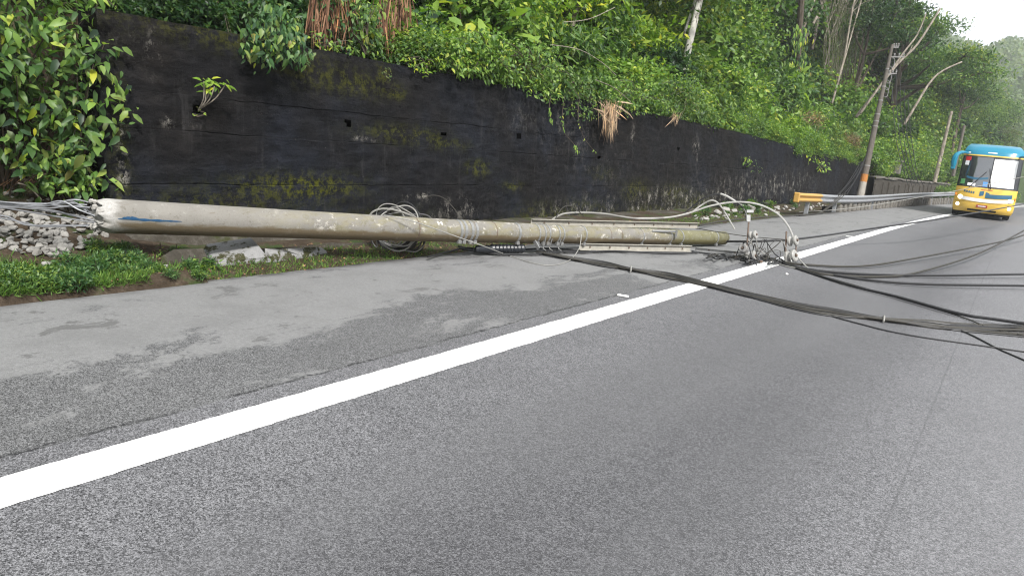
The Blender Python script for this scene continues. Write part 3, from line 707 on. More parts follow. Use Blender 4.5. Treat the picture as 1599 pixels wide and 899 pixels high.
# ------------------------------------------------------------------ cables and fittings around the pole
def cpts(L):
    out = []
    for px, py, k, v in L: out.append(gp(px, py, v) if k == 'z' else dp(px, py, v))
    return out
def cable(name, label, L, r, mat, group=None, extend=0, cat='cable', per=8, parent=None, ext_up=.0):
    P = cpts(L)
    if extend:
        d = (P[-1] - P[-2]).normalized(); P.append(P[-1] + d * extend + Vector((0, 0, ext_up)))
    m = MB(); m.tube(spline(P, per), r, 6)
    o = m.build(name, mat, parent)
    if parent is None: tag(o, label, cat, group)
    return o
cable('power_cable', 'taut black cable running from the pole tip across the front of the bus', [(1132, 377, 'd', 14.2), (1190, 376.5, 'z', .22), (1255, 372, 'z', .3), (1353, 358, 'z', .42), (1481, 339.5, 'z', .72), (1599, 318, 'z', 1.1)], .021, 'black_cable', extend=5, ext_up=.2)
cable('power_cable', 'grey brown cable sagging over the lane, upper of the crossing pair', [(1215, 408, 'z', .02), (1262, 413.5, 'z', .03), (1345, 415.5, 'z', .05), (1430, 403, 'z', .1), (1560, 378, 'z', .22), (1599, 367, 'z', .3)], .02, 'dusty_cable', extend=3)
cable('power_cable', 'grey brown cable dipping lowest of the crossing pair before rising right', [(1218, 409, 'z', .02), (1262, 423, 'z', .02), (1300, 429.5, 'z', .02), (1375, 432, 'z', .03), (1438, 424, 'z', .06), (1532, 394, 'z', .2), (1599, 360, 'z', .4)], .02, 'dusty_cable', extend=3)
cable('power_cable', 'smooth black cable lying level, upper of two straight ones', [(1205, 404, 'z', .02), (1250, 418, 'z', .02), (1330, 427, 'z', .03), (1450, 430, 'z', .05), (1599, 428, 'z', .1)], .021, 'black_cable', extend=4)
cable('power_cable', 'smooth black cable lying level, lower of two straight ones', [(1200, 403, 'z', .02), (1245, 418, 'z', .02), (1340, 435, 'z', .03), (1440, 443.5, 'z', .05), (1599, 446, 'z', .08)], .021, 'black_cable', extend=4)
cable('power_cable', 'thick black cable slanting from the racks down to the strand bundle', [(1192, 400, 'z', .03), (1250, 421, 'z', .02), (1330, 446, 'z', .03), (1400, 463, 'z', .04), (1500, 490, 'z', .05), (1599, 505, 'z', .07)], .02, 'black_cable', extend=3)
cable('power_cable', 'thin grey wire beside the thick slanting black cable', [(1255, 423, 'z', .015), (1355, 451, 'z', .015), (1400, 464.5, 'z', .02), (1500, 494, 'z', .02), (1545, 512, 'z', .02), (1599, 524, 'z', .02)], .009, 'dusty_cable', extend=3)
cable('power_cable', 'thin black wire drifting below the strand bundle on the lane', [(1230, 474, 'z', .015), (1270, 485, 'z', .012), (1333, 503, 'z', .012), (1420, 523, 'z', .012), (1599, 549, 'z', .012)], .009, 'black_cable', extend=3)
cable('power_cable', 'thin black wire peeling off the bundle to the lower right', [(1440, 506, 'z', .02), (1500, 516, 'z', .015), (1560, 545, 'z', .012), (1599, 562, 'z', .012)], .009, 'black_cable', extend=2)
# the long strand bundle
bun = thing('cable_bundle', 'long loose bundle of dark strands crossing shoulder and lane to the right', 'cable', gp(1100, 443, 0))
mid = [(838, 393), (880, 401), (940, 411), (985, 420), (1040, 430), (1100, 443), (1165, 459.5), (1240, 476), (1300, 487), (1380, 498), (1450, 506), (1500, 511), (1599, 515)]
spread = [1, 2, 4, 1.2, 4, 2.6, 4, 6, 5, 1.4, 5, 7, 8.5]
for i in range(11):
    u = (i / 10 - .5) * 2; ph = rnd.uniform(0, 6)
    P = [gp(px, py + s_ * (u + .3 * math.sin(ph + px * .02)) * 1.0, .012 + .03 * (1 - abs(u)) * (1 if s_ < 3 else .5)) for (px, py), s_ in zip(mid, spread)]
    P.append(P[-1] + (P[-1] - P[-2]).normalized() * 4)
    m = MB(); m.tube(spline(P, 7), rnd.choice([.009, .011, .014]), 6); m.build('strand', ('dusty_cable', 'black_cable', 'dusty_cable')[i % 3], bun)
for px, py in ((985, 420), (1380, 498)):
    a = gp(px, py - 3, .03); b = gp(px, py + 3.5, .03); m = MB(); m.tube([a, a.lerp(b, .5) + Vector((0, 0, .035)), b], .012, 6); m.build('binding_tie', 'grey_cable', bun)

cable('grey_conduit', 'thick pale cable arching high from the channel down to the right insulator rack', [(985, 341, 'd', 13.4), (1040, 340, 'd', 13.6), (1075, 333, 'd', 13.7), (1110, 321.5, 'd', 13.6), (1150, 315.5, 'd', 13.5), (1185, 319.5, 'd', 13.4), (1213, 333, 'd', 13.4), (1230, 352, 'd', 13.3), (1240, 374, 'd', 13.25)], .017, 'pale_cable')
cable('power_cable', 'black cable arching above the pale ones to the left rack top', [(1062, 338, 'd', 13.9), (1080, 324, 'd', 13.9), (1100, 309, 'd', 13.8), (1126, 303, 'd', 13.7), (1148, 313, 'd', 13.6), (1163, 329, 'd', 13.55), (1166, 345, 'd', 13.5)], .014, 'black_cable')
cable('grey_conduit', 'pale stub of cable lying over the black arch', [(1125, 302.5, 'd', 13.65), (1136, 307, 'd', 13.6), (1148, 314.5, 'd', 13.55)], .02, 'pale_cable')
cable('grey_conduit', 'short pale loop ending in a straight leg left of the rack', [(1080, 332, 'd', 13.8), (1096, 320, 'd', 13.8), (1111, 313, 'd', 13.7), (1123, 319, 'd', 13.7), (1135, 337, 'd', 13.7), (1147, 358, 'd', 13.7)], .015, 'pale_cable')
cable('power_cable', 'dark cable snaking along the top of the steel channel', [(862, 343, 'd', 11.9), (880, 334, 'd', 12.0), (910, 332, 'd', 12.2), (945, 334, 'd', 12.5), (975, 339, 'd', 12.9), (1010, 342, 'd', 13.3), (1055, 338, 'd', 13.8), (1075, 334, 'd', 14)], .016, 'grey_cable')
cable('guy_wire', 'thin dark loop standing up behind the banded middle of the pole', [(866, 344, 'd', 11.8), (878, 325, 'd', 11.9), (893, 322, 'd', 12.), (912, 338, 'd', 12.1)], .008, 'dusty_cable', cat='wire')
cable('guy_wire', 'thin pale wire crossing the pole face and trailing on the asphalt', [(600, 336, 'd', 8.9), (645, 345.5, 'd', 9.0), (712, 369, 'd', 9.35), (760, 386, 'd', 9.6), (790, 397.5, 'z', .02), (830, 410, 'z', .012), (860, 414, 'z', .012), (888, 407, 'z', .015), (904, 388, 'z', .12), (908, 366, 'd', 11.2)], .0065, 'grey_cable', cat='wire')
cable('guy_wire', 'thin bent wire arching behind the four wide bands', [(664, 309, 'd', 10.2), (676, 305, 'd', 10.2), (692, 309, 'd', 10.2), (706, 322, 'd', 10.1), (716, 336, 'd', 10), (719, 347, 'd', 9.9)], .006, 'dusty_cable', cat='wire')
cable('guy_wire', 'straight thin wire joining the channel end to the left rack', [(1085, 356, 'd', 13.9), (1120, 362, 'd', 13.7), (1168, 369, 'd', 13.5), (1225, 374, 'd', 13.3)], .008, 'dusty_cable', cat='wire')
cable('guy_wire', 'pale wire looping from the left rack down onto the tangle', [(1165, 372, 'd', 13.4), (1185, 390, 'd', 13.2), (1203, 403, 'd', 13.0), (1222, 414, 'z', .02), (1262, 422, 'z', .02)], .012, 'grey_cable', cat='wire')
cable('guy_wire', 'pale bent tail of cable right of the right rack', [(1243, 398, 'd', 13.2), (1252, 409, 'z', .06), (1265, 420, 'z', .02), (1285, 424, 'z', .012)], .011, 'pale_cable', cat='wire')
cable('guy_wire', 'long thin wire rising from the shoulder past the guard rail to the bus', [(1205, 337, 'd', 27), (1250, 331, 'd', 27.5), (1300, 328, 'd', 28.5), (1366, 320, 'd', 30), (1430, 309, 'd', 32), (1500, 296.5, 'd', 34), (1599, 276, 'd', 36)], .014, 'grey_cable', extend=8, cat='wire')
cable('power_cable', 'dark cable lying along the shoulder edge below the wall', [(1092, 352, 'd', 17), (1130, 345, 'z', .08), (1180, 340, 'z', .06), (1240, 336, 'z', .05), (1310, 331, 'z', .05)], .02, 'dusty_cable')

# coil of loose cable behind the pole
coil = thing('cable_coil', 'messy coil of grey and black cable dumped behind the pole', 'cable coil', gp(622, 398, 0))
cc = dp(622, 357, 9.75); v1 = rt; v2 = up
for i in range(19):
    a = rnd.uniform(.15, .36); b = rnd.uniform(.17, .35); ox = rnd.uniform(-.1, .12); oy = rnd.uniform(-.06, .02); dz = rnd.uniform(-.2, .12); ph = rnd.uniform(-.4, .4)
    P = []
    for k in range(22):
        t = 2 * math.pi * k / 20; e = 1 + .07 * math.sin(3 * t + i)
        q_ = cc + v1 * (ox + a * e * math.cos(t + ph)) + v2 * (oy + b * e * math.sin(t)) + fw * (dz + .08 * math.cos(t + i))
        q_.z = max(q_.z, .035); P.append(q_)
    m = MB(); m.tube(spline(P, 3), rnd.choice([.007, .009, .012]), 5); m.build('cable_loop', ('black_cable', 'dusty_cable', 'grey_cable')[i % 3] if i < 20 else 'black_cable', coil)
# splice closure and dark debris under the middle
q0, q1 = gp(742, 389, .09), gp(817, 388, .09)
spl = thing('splice_closure', 'dark ribbed cable joint closure lying under the pole middle', 'cable joint', q0.lerp(q1, .5) - Vector((0, 0, .08)))
ax = (q1 - q0); L = ax.length; prof = []
for i in range(27):
    h = L * i / 26; prof.append((h, .07 if i % 2 else .058))
prof = [(0, .03)] + [(L * .03, .05), (L * .28, .055)] + [p_ for p_ in prof if p_[0] > L * .3] + [(L + .01, .04)]
m = MB(); m.lathe(q0, ax, prof, 14); body = m.build('closure_body', 'dark_pvc', spl)
for a, b in (((708, 382, 'd', 9.6), (690, 397, 'z', .03)),):
    cable('cable_tail', '', [(745, 389, 'z', .09), (726, 387, 'z', .08), (700, 393, 'z', .03), (668, 401, 'z', .05)], .014, 'black_cable', parent=spl)
for i, pts in enumerate(([(722, 389), (770, 396), (830, 397), (900, 391)], [(716, 384), (760, 393), (850, 388), (930, 392)], [(850, 391), (900, 394), (960, 392), (1040, 396), (1090, 394)], [(1080, 392), (1120, 399), (1165, 405), (1200, 407)])):
    cable('power_cable', ('slack black cable from the ribbed closure to the hook bolts', 'upper slack black cable in the shade under the banded pole middle', 'slack black cable along the lower steel channel', 'slack black cable from the lower channel to the racks')[i], [(a, b, 'z', .03) for a, b in pts], .015, 'black_cable', 'slack cables under the pole')
# insulator racks
def rack(label, foot, top, spools, bracket):
    f = gp(*foot, .02); d0 = proj(f)[2]; P = lambda a, b, dd=0: dp(a, b, d0 + dd)
    r = thing('insulator_rack', label, 'insulator rack', f)
    m = MB(); m.tube([P(foot[0], foot[1]), P(*top)], .014, 8); m.build('rod', 'rusty_steel', r)
    for (a, b, rad, tone, ang) in spools:
        ra = rad * d0 / F_PX; c = P(a, b, -.02); axd = (-fw * .8 + rt * ang + Vector((0, 0, .15))).normalized(); h = ra * 1.7
        m = MB(); m.lathe(c - axd * h / 2, axd, [(0, ra * .35), (0, ra * .8), (h * .08, ra), (h * .25, ra), (h * .34, ra * .62), (h * .62, ra * .62), (h * .72, ra), (h * .92, ra), (h, ra * .8), (h, ra * .36), (h * .8, ra * .3)], 18)
        o = m.build('insulator', tone, r, smooth=False)
        k = MB(); k.tube([c - axd * (h * .7), c + axd * (h * .62)], ra * .22, 8); k.build('pin', 'rusty_steel', o)
    for a, b, wd, ht in bracket:
        m = MB(); m.box(P(a, b, .0), (wd, .03, ht), Matrix((rt, fw, up)).transposed()); m.build('bracket', 'galvanised', r, bevel=.004)
    return r
rack('pole top insulator rack standing upright just beyond the pole tip', (1165, 405), (1170, 334), [(1176, 367, 6.5, 'porcelain', 1.0), (1161, 388, 7, 'rail_dull', -.5), (1173, 400, 8, 'porcelain', .9)], [(1168.5, 341, .07, .12), (1171, 330, .12, .05), (1180, 370, .09, .02)])
r2 = rack('insulator rack with two round spools standing on the white edge line', (1226, 408), (1228, 361), [(1238, 376, 8, 'porcelain', .9), (1235, 400, 9.5, 'porcelain', .75)], [(1228, 409, .12, .03)])
d0 = proj(gp(1226, 408, .02))[2]; m = MB(); m.tube([dp(1243, 383, d0), dp(1243, 403, d0)], .012, 6); m.build('rod', 'rusty_steel', r2)
tg = thing('cable_tangle', 'dark tangle of broken fittings and cable ends at the edge line', 'debris', gp(1180, 408, 0))
for i in range(16):
    px = 1105 + i * 7.6 + rnd.uniform(-4, 4); py = 397 + (px - 1105) * .1 + rnd.uniform(-3, 4); P = []
    for k in range(6): P.append(gp(px + rnd.uniform(-11, 13), py + rnd.uniform(-4, 4), rnd.uniform(.01, .09)))
    m = MB(); m.tube(spline(P, 4), rnd.choice([.008, .011, .015]), 5); m.build('cable_end', rnd.choice(['black_cable', 'black_cable', 'dusty_cable']), tg)
for i in range(12):
    px = rnd.uniform(1135, 1235); hgt = rnd.uniform(.12, .42); a = gp(px, 402 + rnd.uniform(-3, 6), .02); b = gp(px + rnd.uniform(12, 45), 406 + rnd.uniform(-4, 8), .02); md = a.lerp(b, rnd.uniform(.3, .7)) + Vector((rnd.uniform(-.1, .1), rnd.uniform(-.1, .1), hgt)); m2_ = a.lerp(md, .5) + Vector((rnd.uniform(-.06, .06), 0, rnd.uniform(0, .08)))
    m = MB(); m.tube(spline([a, m2_, md, md.lerp(b, .6) + Vector((0, 0, rnd.uniform(-.05, .06))), b], 6), rnd.choice([.005, .006, .009]), 5); m.build('cable_end', rnd.choice(['grey_cable', 'dusty_cable', 'black_cable']), tg)
for i in range(9):
    px = 1110 + i * 13; me = rock_mesh('broken_fitting', rnd, rnd.uniform(.03, .055), rnd.choice(['dark_pvc', 'rusty_steel', 'dark_pvc']), .7)
    o = link('broken_fitting', me, tg); o.location = gp(px, 400 + i * 1.1 + rnd.uniform(-2, 3), .03) - wloc(tg); o.rotation_euler = (0, 0, rnd.uniform(0, 6))

# ------------------------------------------------------------------ rubble, litter
def on_ground(px, py, off=0.0):
    d = ray(px, py); t = 1.5
    while t < 120:
        p = CAM + d * t
        if p.z <= hz(p.x - bend(p.y), p.y): break
        t += .03 if t < 14 else .15
    return p + Vector((0, 0, off))
q = random.Random(21)
rocks = [rock_mesh('concrete_chunk', q, 1.0, 'rubble_concrete', q.uniform(.6, .9)) for _ in range(7)]
def chunk(px, py, size, label, group=None, off=0.0, cat='rubble'):
    o = link('concrete_chunk', q.choice(rocks)); o.location = on_ground(px, py, off)
    r = size * q.uniform(.75, 1.25); o.scale = (r, r * q.uniform(.7, 1.1), r * q.uniform(.7, 1)); o.rotation_euler = (q.uniform(-.6, .6), q.uniform(-.6, .6), q.uniform(0, 6.3))
    return tag(o, label, cat, group)
n = 0
while n < 298:
    px, py = q.uniform(-18, 165) if n < 262 else q.uniform(-75, -18), q.uniform(303, 402)
    lim = 402 - max(0, (px - 100)) * .45; up_ = 308 + max(0, px - 20) * .12
    if py > lim or py < up_: continue
    if px < 20 and py > 390: continue
    chunk(px, py, q.uniform(.03, .062), 'pale broken concrete chunk in the rubble heap at the snapped pole end', 'rubble heap of broken concrete', q.uniform(.0, .05)); n += 1
kk_ = np.random.default_rng(4); pts = []
while len(pts) < 4000:
    px, py = kk_.uniform(-110, 168), kk_.uniform(312, 408)
    if py < 405 - max(0, px - 100) * .5: pts.append(tuple(on_ground(px, py, .004)))
GRIT = True
chunk(12, 311, .085, 'largest pale chunk standing at the top left of the rubble heap', off=.06)
chunk(76, 420, .06, 'grey chunk sunk in the weeds below the rubble heap', off=.03); chunk(97, 420, .045, 'flat pale chunk in the weeds right of the grey chunk', off=.03)
chunk(105, 454, .03, 'white chip on the asphalt edge below the weeds'); chunk(256, 421, .06, 'pale angular chunk at the verge beside the broadleaf seedlings', off=.02); chunk(272, 425, .03, 'small pale pebble right of the angular chunk at the verge')
chunk(141, 452, .022, 'tiny pale chip at the edge of the shoulder under the weeds')
for i in range(60):
    px = q.uniform(1080, 1310); py = 352 - (px - 1080) * .105 + q.uniform(-13, -2); chunk(px, py, q.uniform(.04, .11), 'small stone at the far road edge', 'stones along the far shoulder edge', .04, 'stone')
for i in range(7): chunk(1120 + i * 13, 335 - i * 2 + q.uniform(-4, 4), q.uniform(.15, .28), 'pale rock in the bank behind the insulator rack', 'pale rocks behind the rack', .06, 'rock')
o = MB().box(gp(973, 461.5, .02), (.13, .035, .02), Matrix.Rotation(.15, 3, 'Z')).build('litter_strip', 'white_litter', bevel=.004); tag(o, 'small white strip of litter lying on the shoulder before the edge line', 'litter')
o = MB().lathe(gp(1228.5, 428.5, .006), (0, 0, 1), [(0, .02), (.012, .024), (.02, .015)], 10).build('bottle_cap', 'white_litter'); tag(o, 'tiny white round cap on the lane below the right rack', 'litter')
o = MB().box(gp(1327, 369, .01), (.2, .05, .012), Matrix.Rotation(.4, 3, 'Z')).build('litter_strip', 'white_litter'); tag(o, 'far white scrap of litter on the shoulder beyond the racks', 'litter')

# ------------------------------------------------------------------ guard rail, kerb stones, far wall, leaning pole
def sweep(path, prof):
    m = MB(); V = []; n = len(prof)
    for i, p in enumerate(path):
        d = (path[min(i + 1, len(path) - 1)] - path[max(i - 1, 0)]); d.z = 0; d.normalize(); s_ = Vector((d.y, -d.x, 0))
        for a, b in prof: V.append(p + s_ * a + Vector((0, 0, b)))
    Fc = [(i * n + j, i * n + j + 1, (i + 1) * n + j + 1, (i + 1) * n + j) for i in range(len(path) - 1) for j in range(n - 1)]
    return m.add(V, Fc)
top_px = [(1244, 301), (1262, 302), (1283, 303.2), (1300, 304.5), (1340, 305.5), (1370, 304.7), (1400, 303), (1440, 301), (1480, 300), (1500, 300)]
gs = [-6.1, -6.02, -5.95, -5.9, -5.88, -5.88, -5.88, -5.88, -5.9, -5.9]
gpath = [sp(a, b, s_) for (a, b), s_ in zip(top_px, gs)]
last = gpath[-1]
for k in range(1, 8): gpath.append(rp(-5.9, last.y + 5 * k, last.z + .02 * k))
fine_path = spline(gpath, 4)
Wp = [(0, 0), (.02, -.015), (.07, -.05), (.075, -.08), (.01, -.125), (.0, -.155), (.01, -.185), (.075, -.23), (.07, -.26), (.02, -.295), (0, -.31)]
Wp2 = Wp + [(a - .006, b) for a, b in reversed(Wp)]
gr = thing('guard_rail', 'grey steel guard rail with a yellow painted end in front of the leaning pole', 'guard rail', (gpath[0].x, gpath[0].y, 0))
sweep(fine_path[:9], Wp2).build('end_beam', 'yellow_paint', gr); sweep(fine_path[8:], Wp2).build('beam', 'rail_steel', gr)
p = gpath[0]; m = MB(); m.box(p + Vector((.02, .02, -.155)), (.2, .1, .34)); m.build('end_cap', 'yellow_paint', gr, bevel=.03)
yy = gpath[1].y + .5
while yy < gpath[-1].y:
    for i in range(len(fine_path) - 1):
        if fine_path[i].y <= yy < fine_path[i + 1].y: p = fine_path[i].lerp(fine_path[i + 1], (yy - fine_path[i].y) / (fine_path[i + 1].y - fine_path[i].y))
    m = MB(); m.box((p.x - .1, p.y, (p.z - .02) / 2 - .05), (.12, .15, p.z + .06)); m.build('post', 'rail_steel', gr); yy += 4
ks = thing('stone_kerb', 'low rough stone kerb under the guard rail curving away with the road', 'kerb', rp(-6.2, 33, 0))
MT['masonry2'] = flat('masonry2', (.15, .14, .125), .95, .15, var=.5, scale=7, bump=.6)
path = [rp(-6.25, y, .22 + min(.2, (y - 32) * .012) + .04 * fbm(y, 2)) for y in frange(32, 110, .7)]
sweep(path, [(-.3, -.5), (-.25, -.02), (.1, 0), (.22, -.5)]).build('kerb_core', 'old_gutter', ks)
y = 32.6
while y < 88:
    h = .3 + .08 * rnd.random() + min(.15, (y - 32) * .01); p = rp(-5.98 + rnd.uniform(-.03, .03), y, h / 2 - .02)
    m = MB(); m.box(p, (.2, rnd.uniform(.3, .55), h), Matrix.Rotation(rnd.uniform(-.1, .1), 3, 'Y')); m.build('kerb_stone', 'masonry2', ks, bevel=.04); y += rnd.uniform(.75, 1.05)
mw_ = thing('masonry_wall', 'low dark masonry wall with buttress ribs behind the guard rail beyond the leaning pole', 'wall', rp(-7.6, 50, 0))
path = [rp(-7.7 + .05 * fbm(y * .6, 1), y, 1.45 + .12 * fbm(y * .4, 3)) for y in frange(48.5, 84, .6)]
sweep(path, [(-.35, -1.7), (-.35, 0), (.0, .02), (.06, -.06), (.1, -1.7)]).build('wall_body', 'masonry', mw_)
sweep([p_ + Vector((0, 0, .02)) for p_ in path], [(-.4, 0), (-.4, .1), (.12, .1), (.12, 0)]).build('coping', 'masonry2', mw_)
for y in frange(49, 83, 1.9):
    y += rnd.uniform(-.5, .5); m = MB(); m.box(rp(-7.6, y, .62 - rnd.uniform(0, .2)), (.12, rnd.uniform(.12, .25), 1.4)); m.build('buttress_rib', 'masonry', mw_, bevel=.02)
p = sp(1396, 270, -8.1); bx = thing('concrete_box', 'small square concrete hut on top of the far masonry wall', 'concrete box', p)
m = MB(); m.box(p + Vector((0, 0, .35)), (.7, .75, .8)); m.build('box_body', 'masonry2', bx, bevel=.02); m = MB(); m.box(p + Vector((0, 0, .8)), (.85, .9, .1)); m.build('box_lid', 'masonry2', bx)

lp0, lp1 = sp(1342, 312, -7.35), sp(1393.5, 70, -7.35); lp0 = lp0 - (lp1 - lp0).normalized() * .9
lean = thing('leaning_pole', 'tall grey utility pole leaning right behind the guard rail with a faded orange band', 'utility pole', lp0)
lax = lp1 - lp0; LL_ = lax.length
def lpt(t, a=0, b=0): return lp0 + lax * t + rt * a + up * b
def lr(t): return .21 - .135 * t
tb = [t for t in (.0, .225, .275, 1.0)]
m = MB(); m.tube([lpt(t) for t in frange(0, .205, .03)], [lr(t) for t in frange(0, .205, .03)], 14); m.build('pole_foot', 'pole_foot_grey', lean, smooth=False)
m = MB(); m.tube([lpt(.205), lpt(.25)], [lr(.205) + .003, lr(.25) + .003], 14); m.build('orange_band', 'orange_paint', lean)
m = MB(); m.tube([lpt(t) for t in frange(.25, 1, .05)], [lr(t) for t in frange(.25, 1, .05)], 14); m.build('pole_shaft', 'pole_grey', lean)
for t in (.3, .53, .56, .60, .68, .76, .86):
    m = MB(); m.lathe(lpt(t) - lax.normalized() * .03, lax, [(0, lr(t)), (0, lr(t) + .012), (.06, lr(t) + .012), (.06, lr(t))], 14); m.build('clamp_band', 'rail_dull', lean)
for t, ln, dz in ((.93, .75, .0), (.83, .55, .05), (.985, .35, 0)):
    m = MB(); a = lpt(t, -.05); b = lpt(t, ln, dz); m.bar(a, b, .05, .06); o = m.build('cross_arm', 'rail_dull', lean)
    for k in (.35, .65, .95):
        c_ = a.lerp(b, k); m = MB(); m.lathe(c_ + Vector((0, 0, .03)), (0, 0, 1), [(0, .03), (.05, .055), (.08, .03), (.12, .05), (.16, .025)], 10); m.build('insulator', 'rail_dull', o)
for t in (.93, .84, .8, .76):
    pts = [lpt(t, .08), lpt(t - .02, .3, .02), lpt(t - .06, .28), lpt(t - .05, .06)]
    m = MB(); m.tube(spline(pts, 4), .018, 6); m.build('bracket_loop', 'rail_dull', lean)
cable_lbl = 'dark slack cable hanging down beside the leaning pole in front of the creepers'
for i in range(5):
    x0 = 1396 + i * 6; dep = proj(lpt(.8))[2] + .3 + i * .2
    cable('hanging_cable', cable_lbl, [(x0 - 4 + i, 100 + i * 12, 'd', dep), (x0 - 2, 160, 'd', dep), (x0 + 3, 215, 'd', dep), (x0 + 12, 255 + i * 3, 'd', dep), (x0 + 22, 290, 'd', dep)], .017, 'black_cable', 'cables hanging at the leaning pole')
dl = proj(lpt(.25))[2]
for i, (a, b) in enumerate((((1352, 246), (1310, 304)), ((1350, 255), (1318, 303)), ((1356, 235), (1322, 304)), ((1341, 258), (1306, 306)))):
    cable('stay_cable', 'dark stay cable slanting from the leaning pole down to the guard rail', [(a[0], a[1], 'd', dl - .1), ((a[0] + b[0]) / 2 + 1, (a[1] + b[1]) / 2 + 3, 'd', dl - 1.2), (b[0], b[1], 'd', dl - 2.5)], .018, 'black_cable', 'stay cables of the leaning pole')
for i in range(3):
    cable('slack_cable', 'dark slack cable draped over the guard rail onto the shoulder', [(1312 + i * 4, 303, 'd', 29.2), (1304 + i * 3, 312, 'd', 28.6), (1292 + i * 2, 323, 'd', 28), (1277 + i, 333, 'z', .05), (1240 + i * 4, 336.5, 'z', .04)], .018, 'dusty_cable', 'slack cables over the guard rail')
def thin_trunk(name, label, a, b, s0, ra, rb, mat, cat, bendpx=0):
    P = [sp(*a, s0), sp((a[0] + b[0]) / 2 + bendpx, (a[1] + b[1]) / 2, s0), sp(*b, s0)]
    r = thing(name, label, cat, P[0]); m = MB(); m.tube(spline(P, 5), [ra + (rb - ra) * i / 10 for i in range(11)], 8); m.build('trunk', mat, r); return r
thin_trunk('utility_pole', 'thin pale far pole standing left of the bus mirror among bushes', (1459, 285), (1486, 174), -7.2, .16, .1, 'pale_bark', 'utility pole')
thin_trunk('utility_pole', 'dark far pole just left of the bus roof', (1488, 275), (1506, 196), -7.0, .15, .11, 'pole_grey', 'utility pole')

# ------------------------------------------------------------------ the bus
by = 44.0
bus = thing('bus', 'yellow and blue intercity coach coming towards the camera on the right', 'bus', rp(-1.70, by, .004)); bus.rotation_euler = (0, 0, .05); bus.scale = (1.03, 1, 1.02)
ZP = [(.30, .16), (.42, .06), (.7, .0), (1.1, .0), (1.4, .05), (1.6, .10), (2.2, .24), (2.7, .37), (3.0, .46), (3.12, .50), (3.3, .6), (3.48, .82), (3.6, 1.2), (3.68, 1.9), (3.7, 2.8)]
def yf(z):
    for (a, ya), (b, yb) in zip(ZP, ZP[1:]):
        if z <= b: return ya + (yb - ya) * max(0, (z - a) / (b - a))
    return ZP[-1][1]
def hw(z): return 1.28 - .02 * max(0, z - 1.5) - (.25 * max(0, (z - 3.2) / .5) ** 2 if z > 3.2 else 0) - .06 * max(0, (.5 - z) / .2)
def bp(u, z, off=0.0): return Vector((u * hw(z), yf(z) + .42 * abs(u) ** 3.5 - off, z))
def patch(name, mat, u0, u1, z0, z1, off=0.0, nu=14, nz=8, parent=None, zfun=None, smooth=True):
    m = MB(); V = []
    for j in range(nz + 1):
        for i in range(nu + 1):
            u = u0 + (u1 - u0) * i / nu; z = z0 + (z1 - z0) * j / nz
            if zfun: z += zfun(u)
            V.append(bp(u, z, off))
    m.add(V, [(j * (nu + 1) + i, j * (nu + 1) + i + 1, (j + 1) * (nu + 1) + i + 1, (j + 1) * (nu + 1) + i) for j in range(nz) for i in range(nu)])
    return m.build(name, mat, parent or bus, smooth, local=True)
def lbuild(m, name, mat, parent=None, **k): return m.build(name, mat, parent or bus, local=True, **k)
BL = 12.5
patch('front_panel', 'bus_yellow', -1, 1, .30, 1.5, 0, 24, 14)
ws = patch('windscreen_frame', 'dark_pvc', -1, 1, 1.5, 3.06, 0, 24, 10)
patch('roof_cap', 'bus_blue', -1, 1, 3.06, 3.7, 0, 24, 12)
patch('roof_trim', 'bus_yellow', -1, 1, 3.03, 3.09, .006, 24, 1)
sag = lambda u: -.05 * (1 - u * u)
patch('windscreen_pane', 'windscreen_glass', -.95, .02, 1.55, 2.98, .008, 12, 8)
patch('windscreen_pane', 'tinted_glass', .05, .95, 1.55, 2.98, .008, 12, 8)
patch('sun_curtain', 'curtain_white', .06, .84, 1.58, 2.93, .014, 10, 8)
patch('curtain_fold', 'bus_white', .12, .7, 2.2, 2.42, .020, 10, 2, zfun=lambda u: .06 * math.sin(5 * u))
patch('chrome_band', 'bus_white', -.8, .93, .86, 1.02, .014, 22, 2, zfun=lambda u: -.11 * (1 - u * u) + .06)
patch('grille_stripe', 'bus_navy', -.0, .86, 1.06, 1.26, .012, 14, 2, zfun=lambda u: -.09 * (1 - u * u) + .05)
patch('emblem_fin', 'bus_navy', -.2, -.06, 1.12, 1.34, .014, 4, 3, zfun=lambda u: .3 * (u + .13))
patch('emblem_fin', 'bus_navy', .0, .12, 1.16, 1.30, .018, 4, 3, zfun=lambda u: -.3 * (u - .05))
for i in range(5): patch('name_letter', 'bus_navy', -.72 + i * .075, -.72 + i * .075 + .05, 1.2, 1.3, .014, 1, 1, zfun=lambda u: -.14 * (1 - u * u) + .11)
patch('panel_seam', 'rubber', -.96, .96, .775, .785, .006, 22, 1); patch('lower_grille', 'rubber', -.5, .46, .36, .45, .01, 8, 1)
patch('motto_line', 'plate_red', -.18, .2, 1.40, 1.43, .012, 6, 1)
patch('number_plate', 'plate_red', -.22, .14, .55, .68, .02, 4, 2); patch('plate_text', 'bus_white', -.17, .09, .59, .64, .025, 4, 1)
patch('route_sticker', 'sticker_red', -.90, -.72, 2.78, 2.97, .014, 3, 2); patch('route_sticker', 'bus_white', -.89, -.76, 2.55, 2.77, .014, 3, 2)
patch('permit_sticker', 'sticker_green', -.90, -.76, 1.62, 1.86, .014, 3, 2); patch('dash_card', 'bus_white', -.66, -.4, 1.56, 1.70, .014, 3, 2); patch('dash_card', 'card_blue', -.16, -.01, 1.57, 1.80, .014, 3, 2)
patch('dashboard', 'bus_navy', -.74, -.03, 1.95, 2.05, .012, 8, 2, zfun=lambda u: .08 * math.sin(4 * u))
patch('roof_vent', 'bus_white', -.2, .1, 3.19, 3.235, .02, 4, 1); patch('roof_vent', 'bus_white', .62, .74, 3.22, 3.26, .02, 2, 1); patch('roof_vent', 'bus_white', -.86, -.78, 3.15, 3.2, .02, 2, 1)
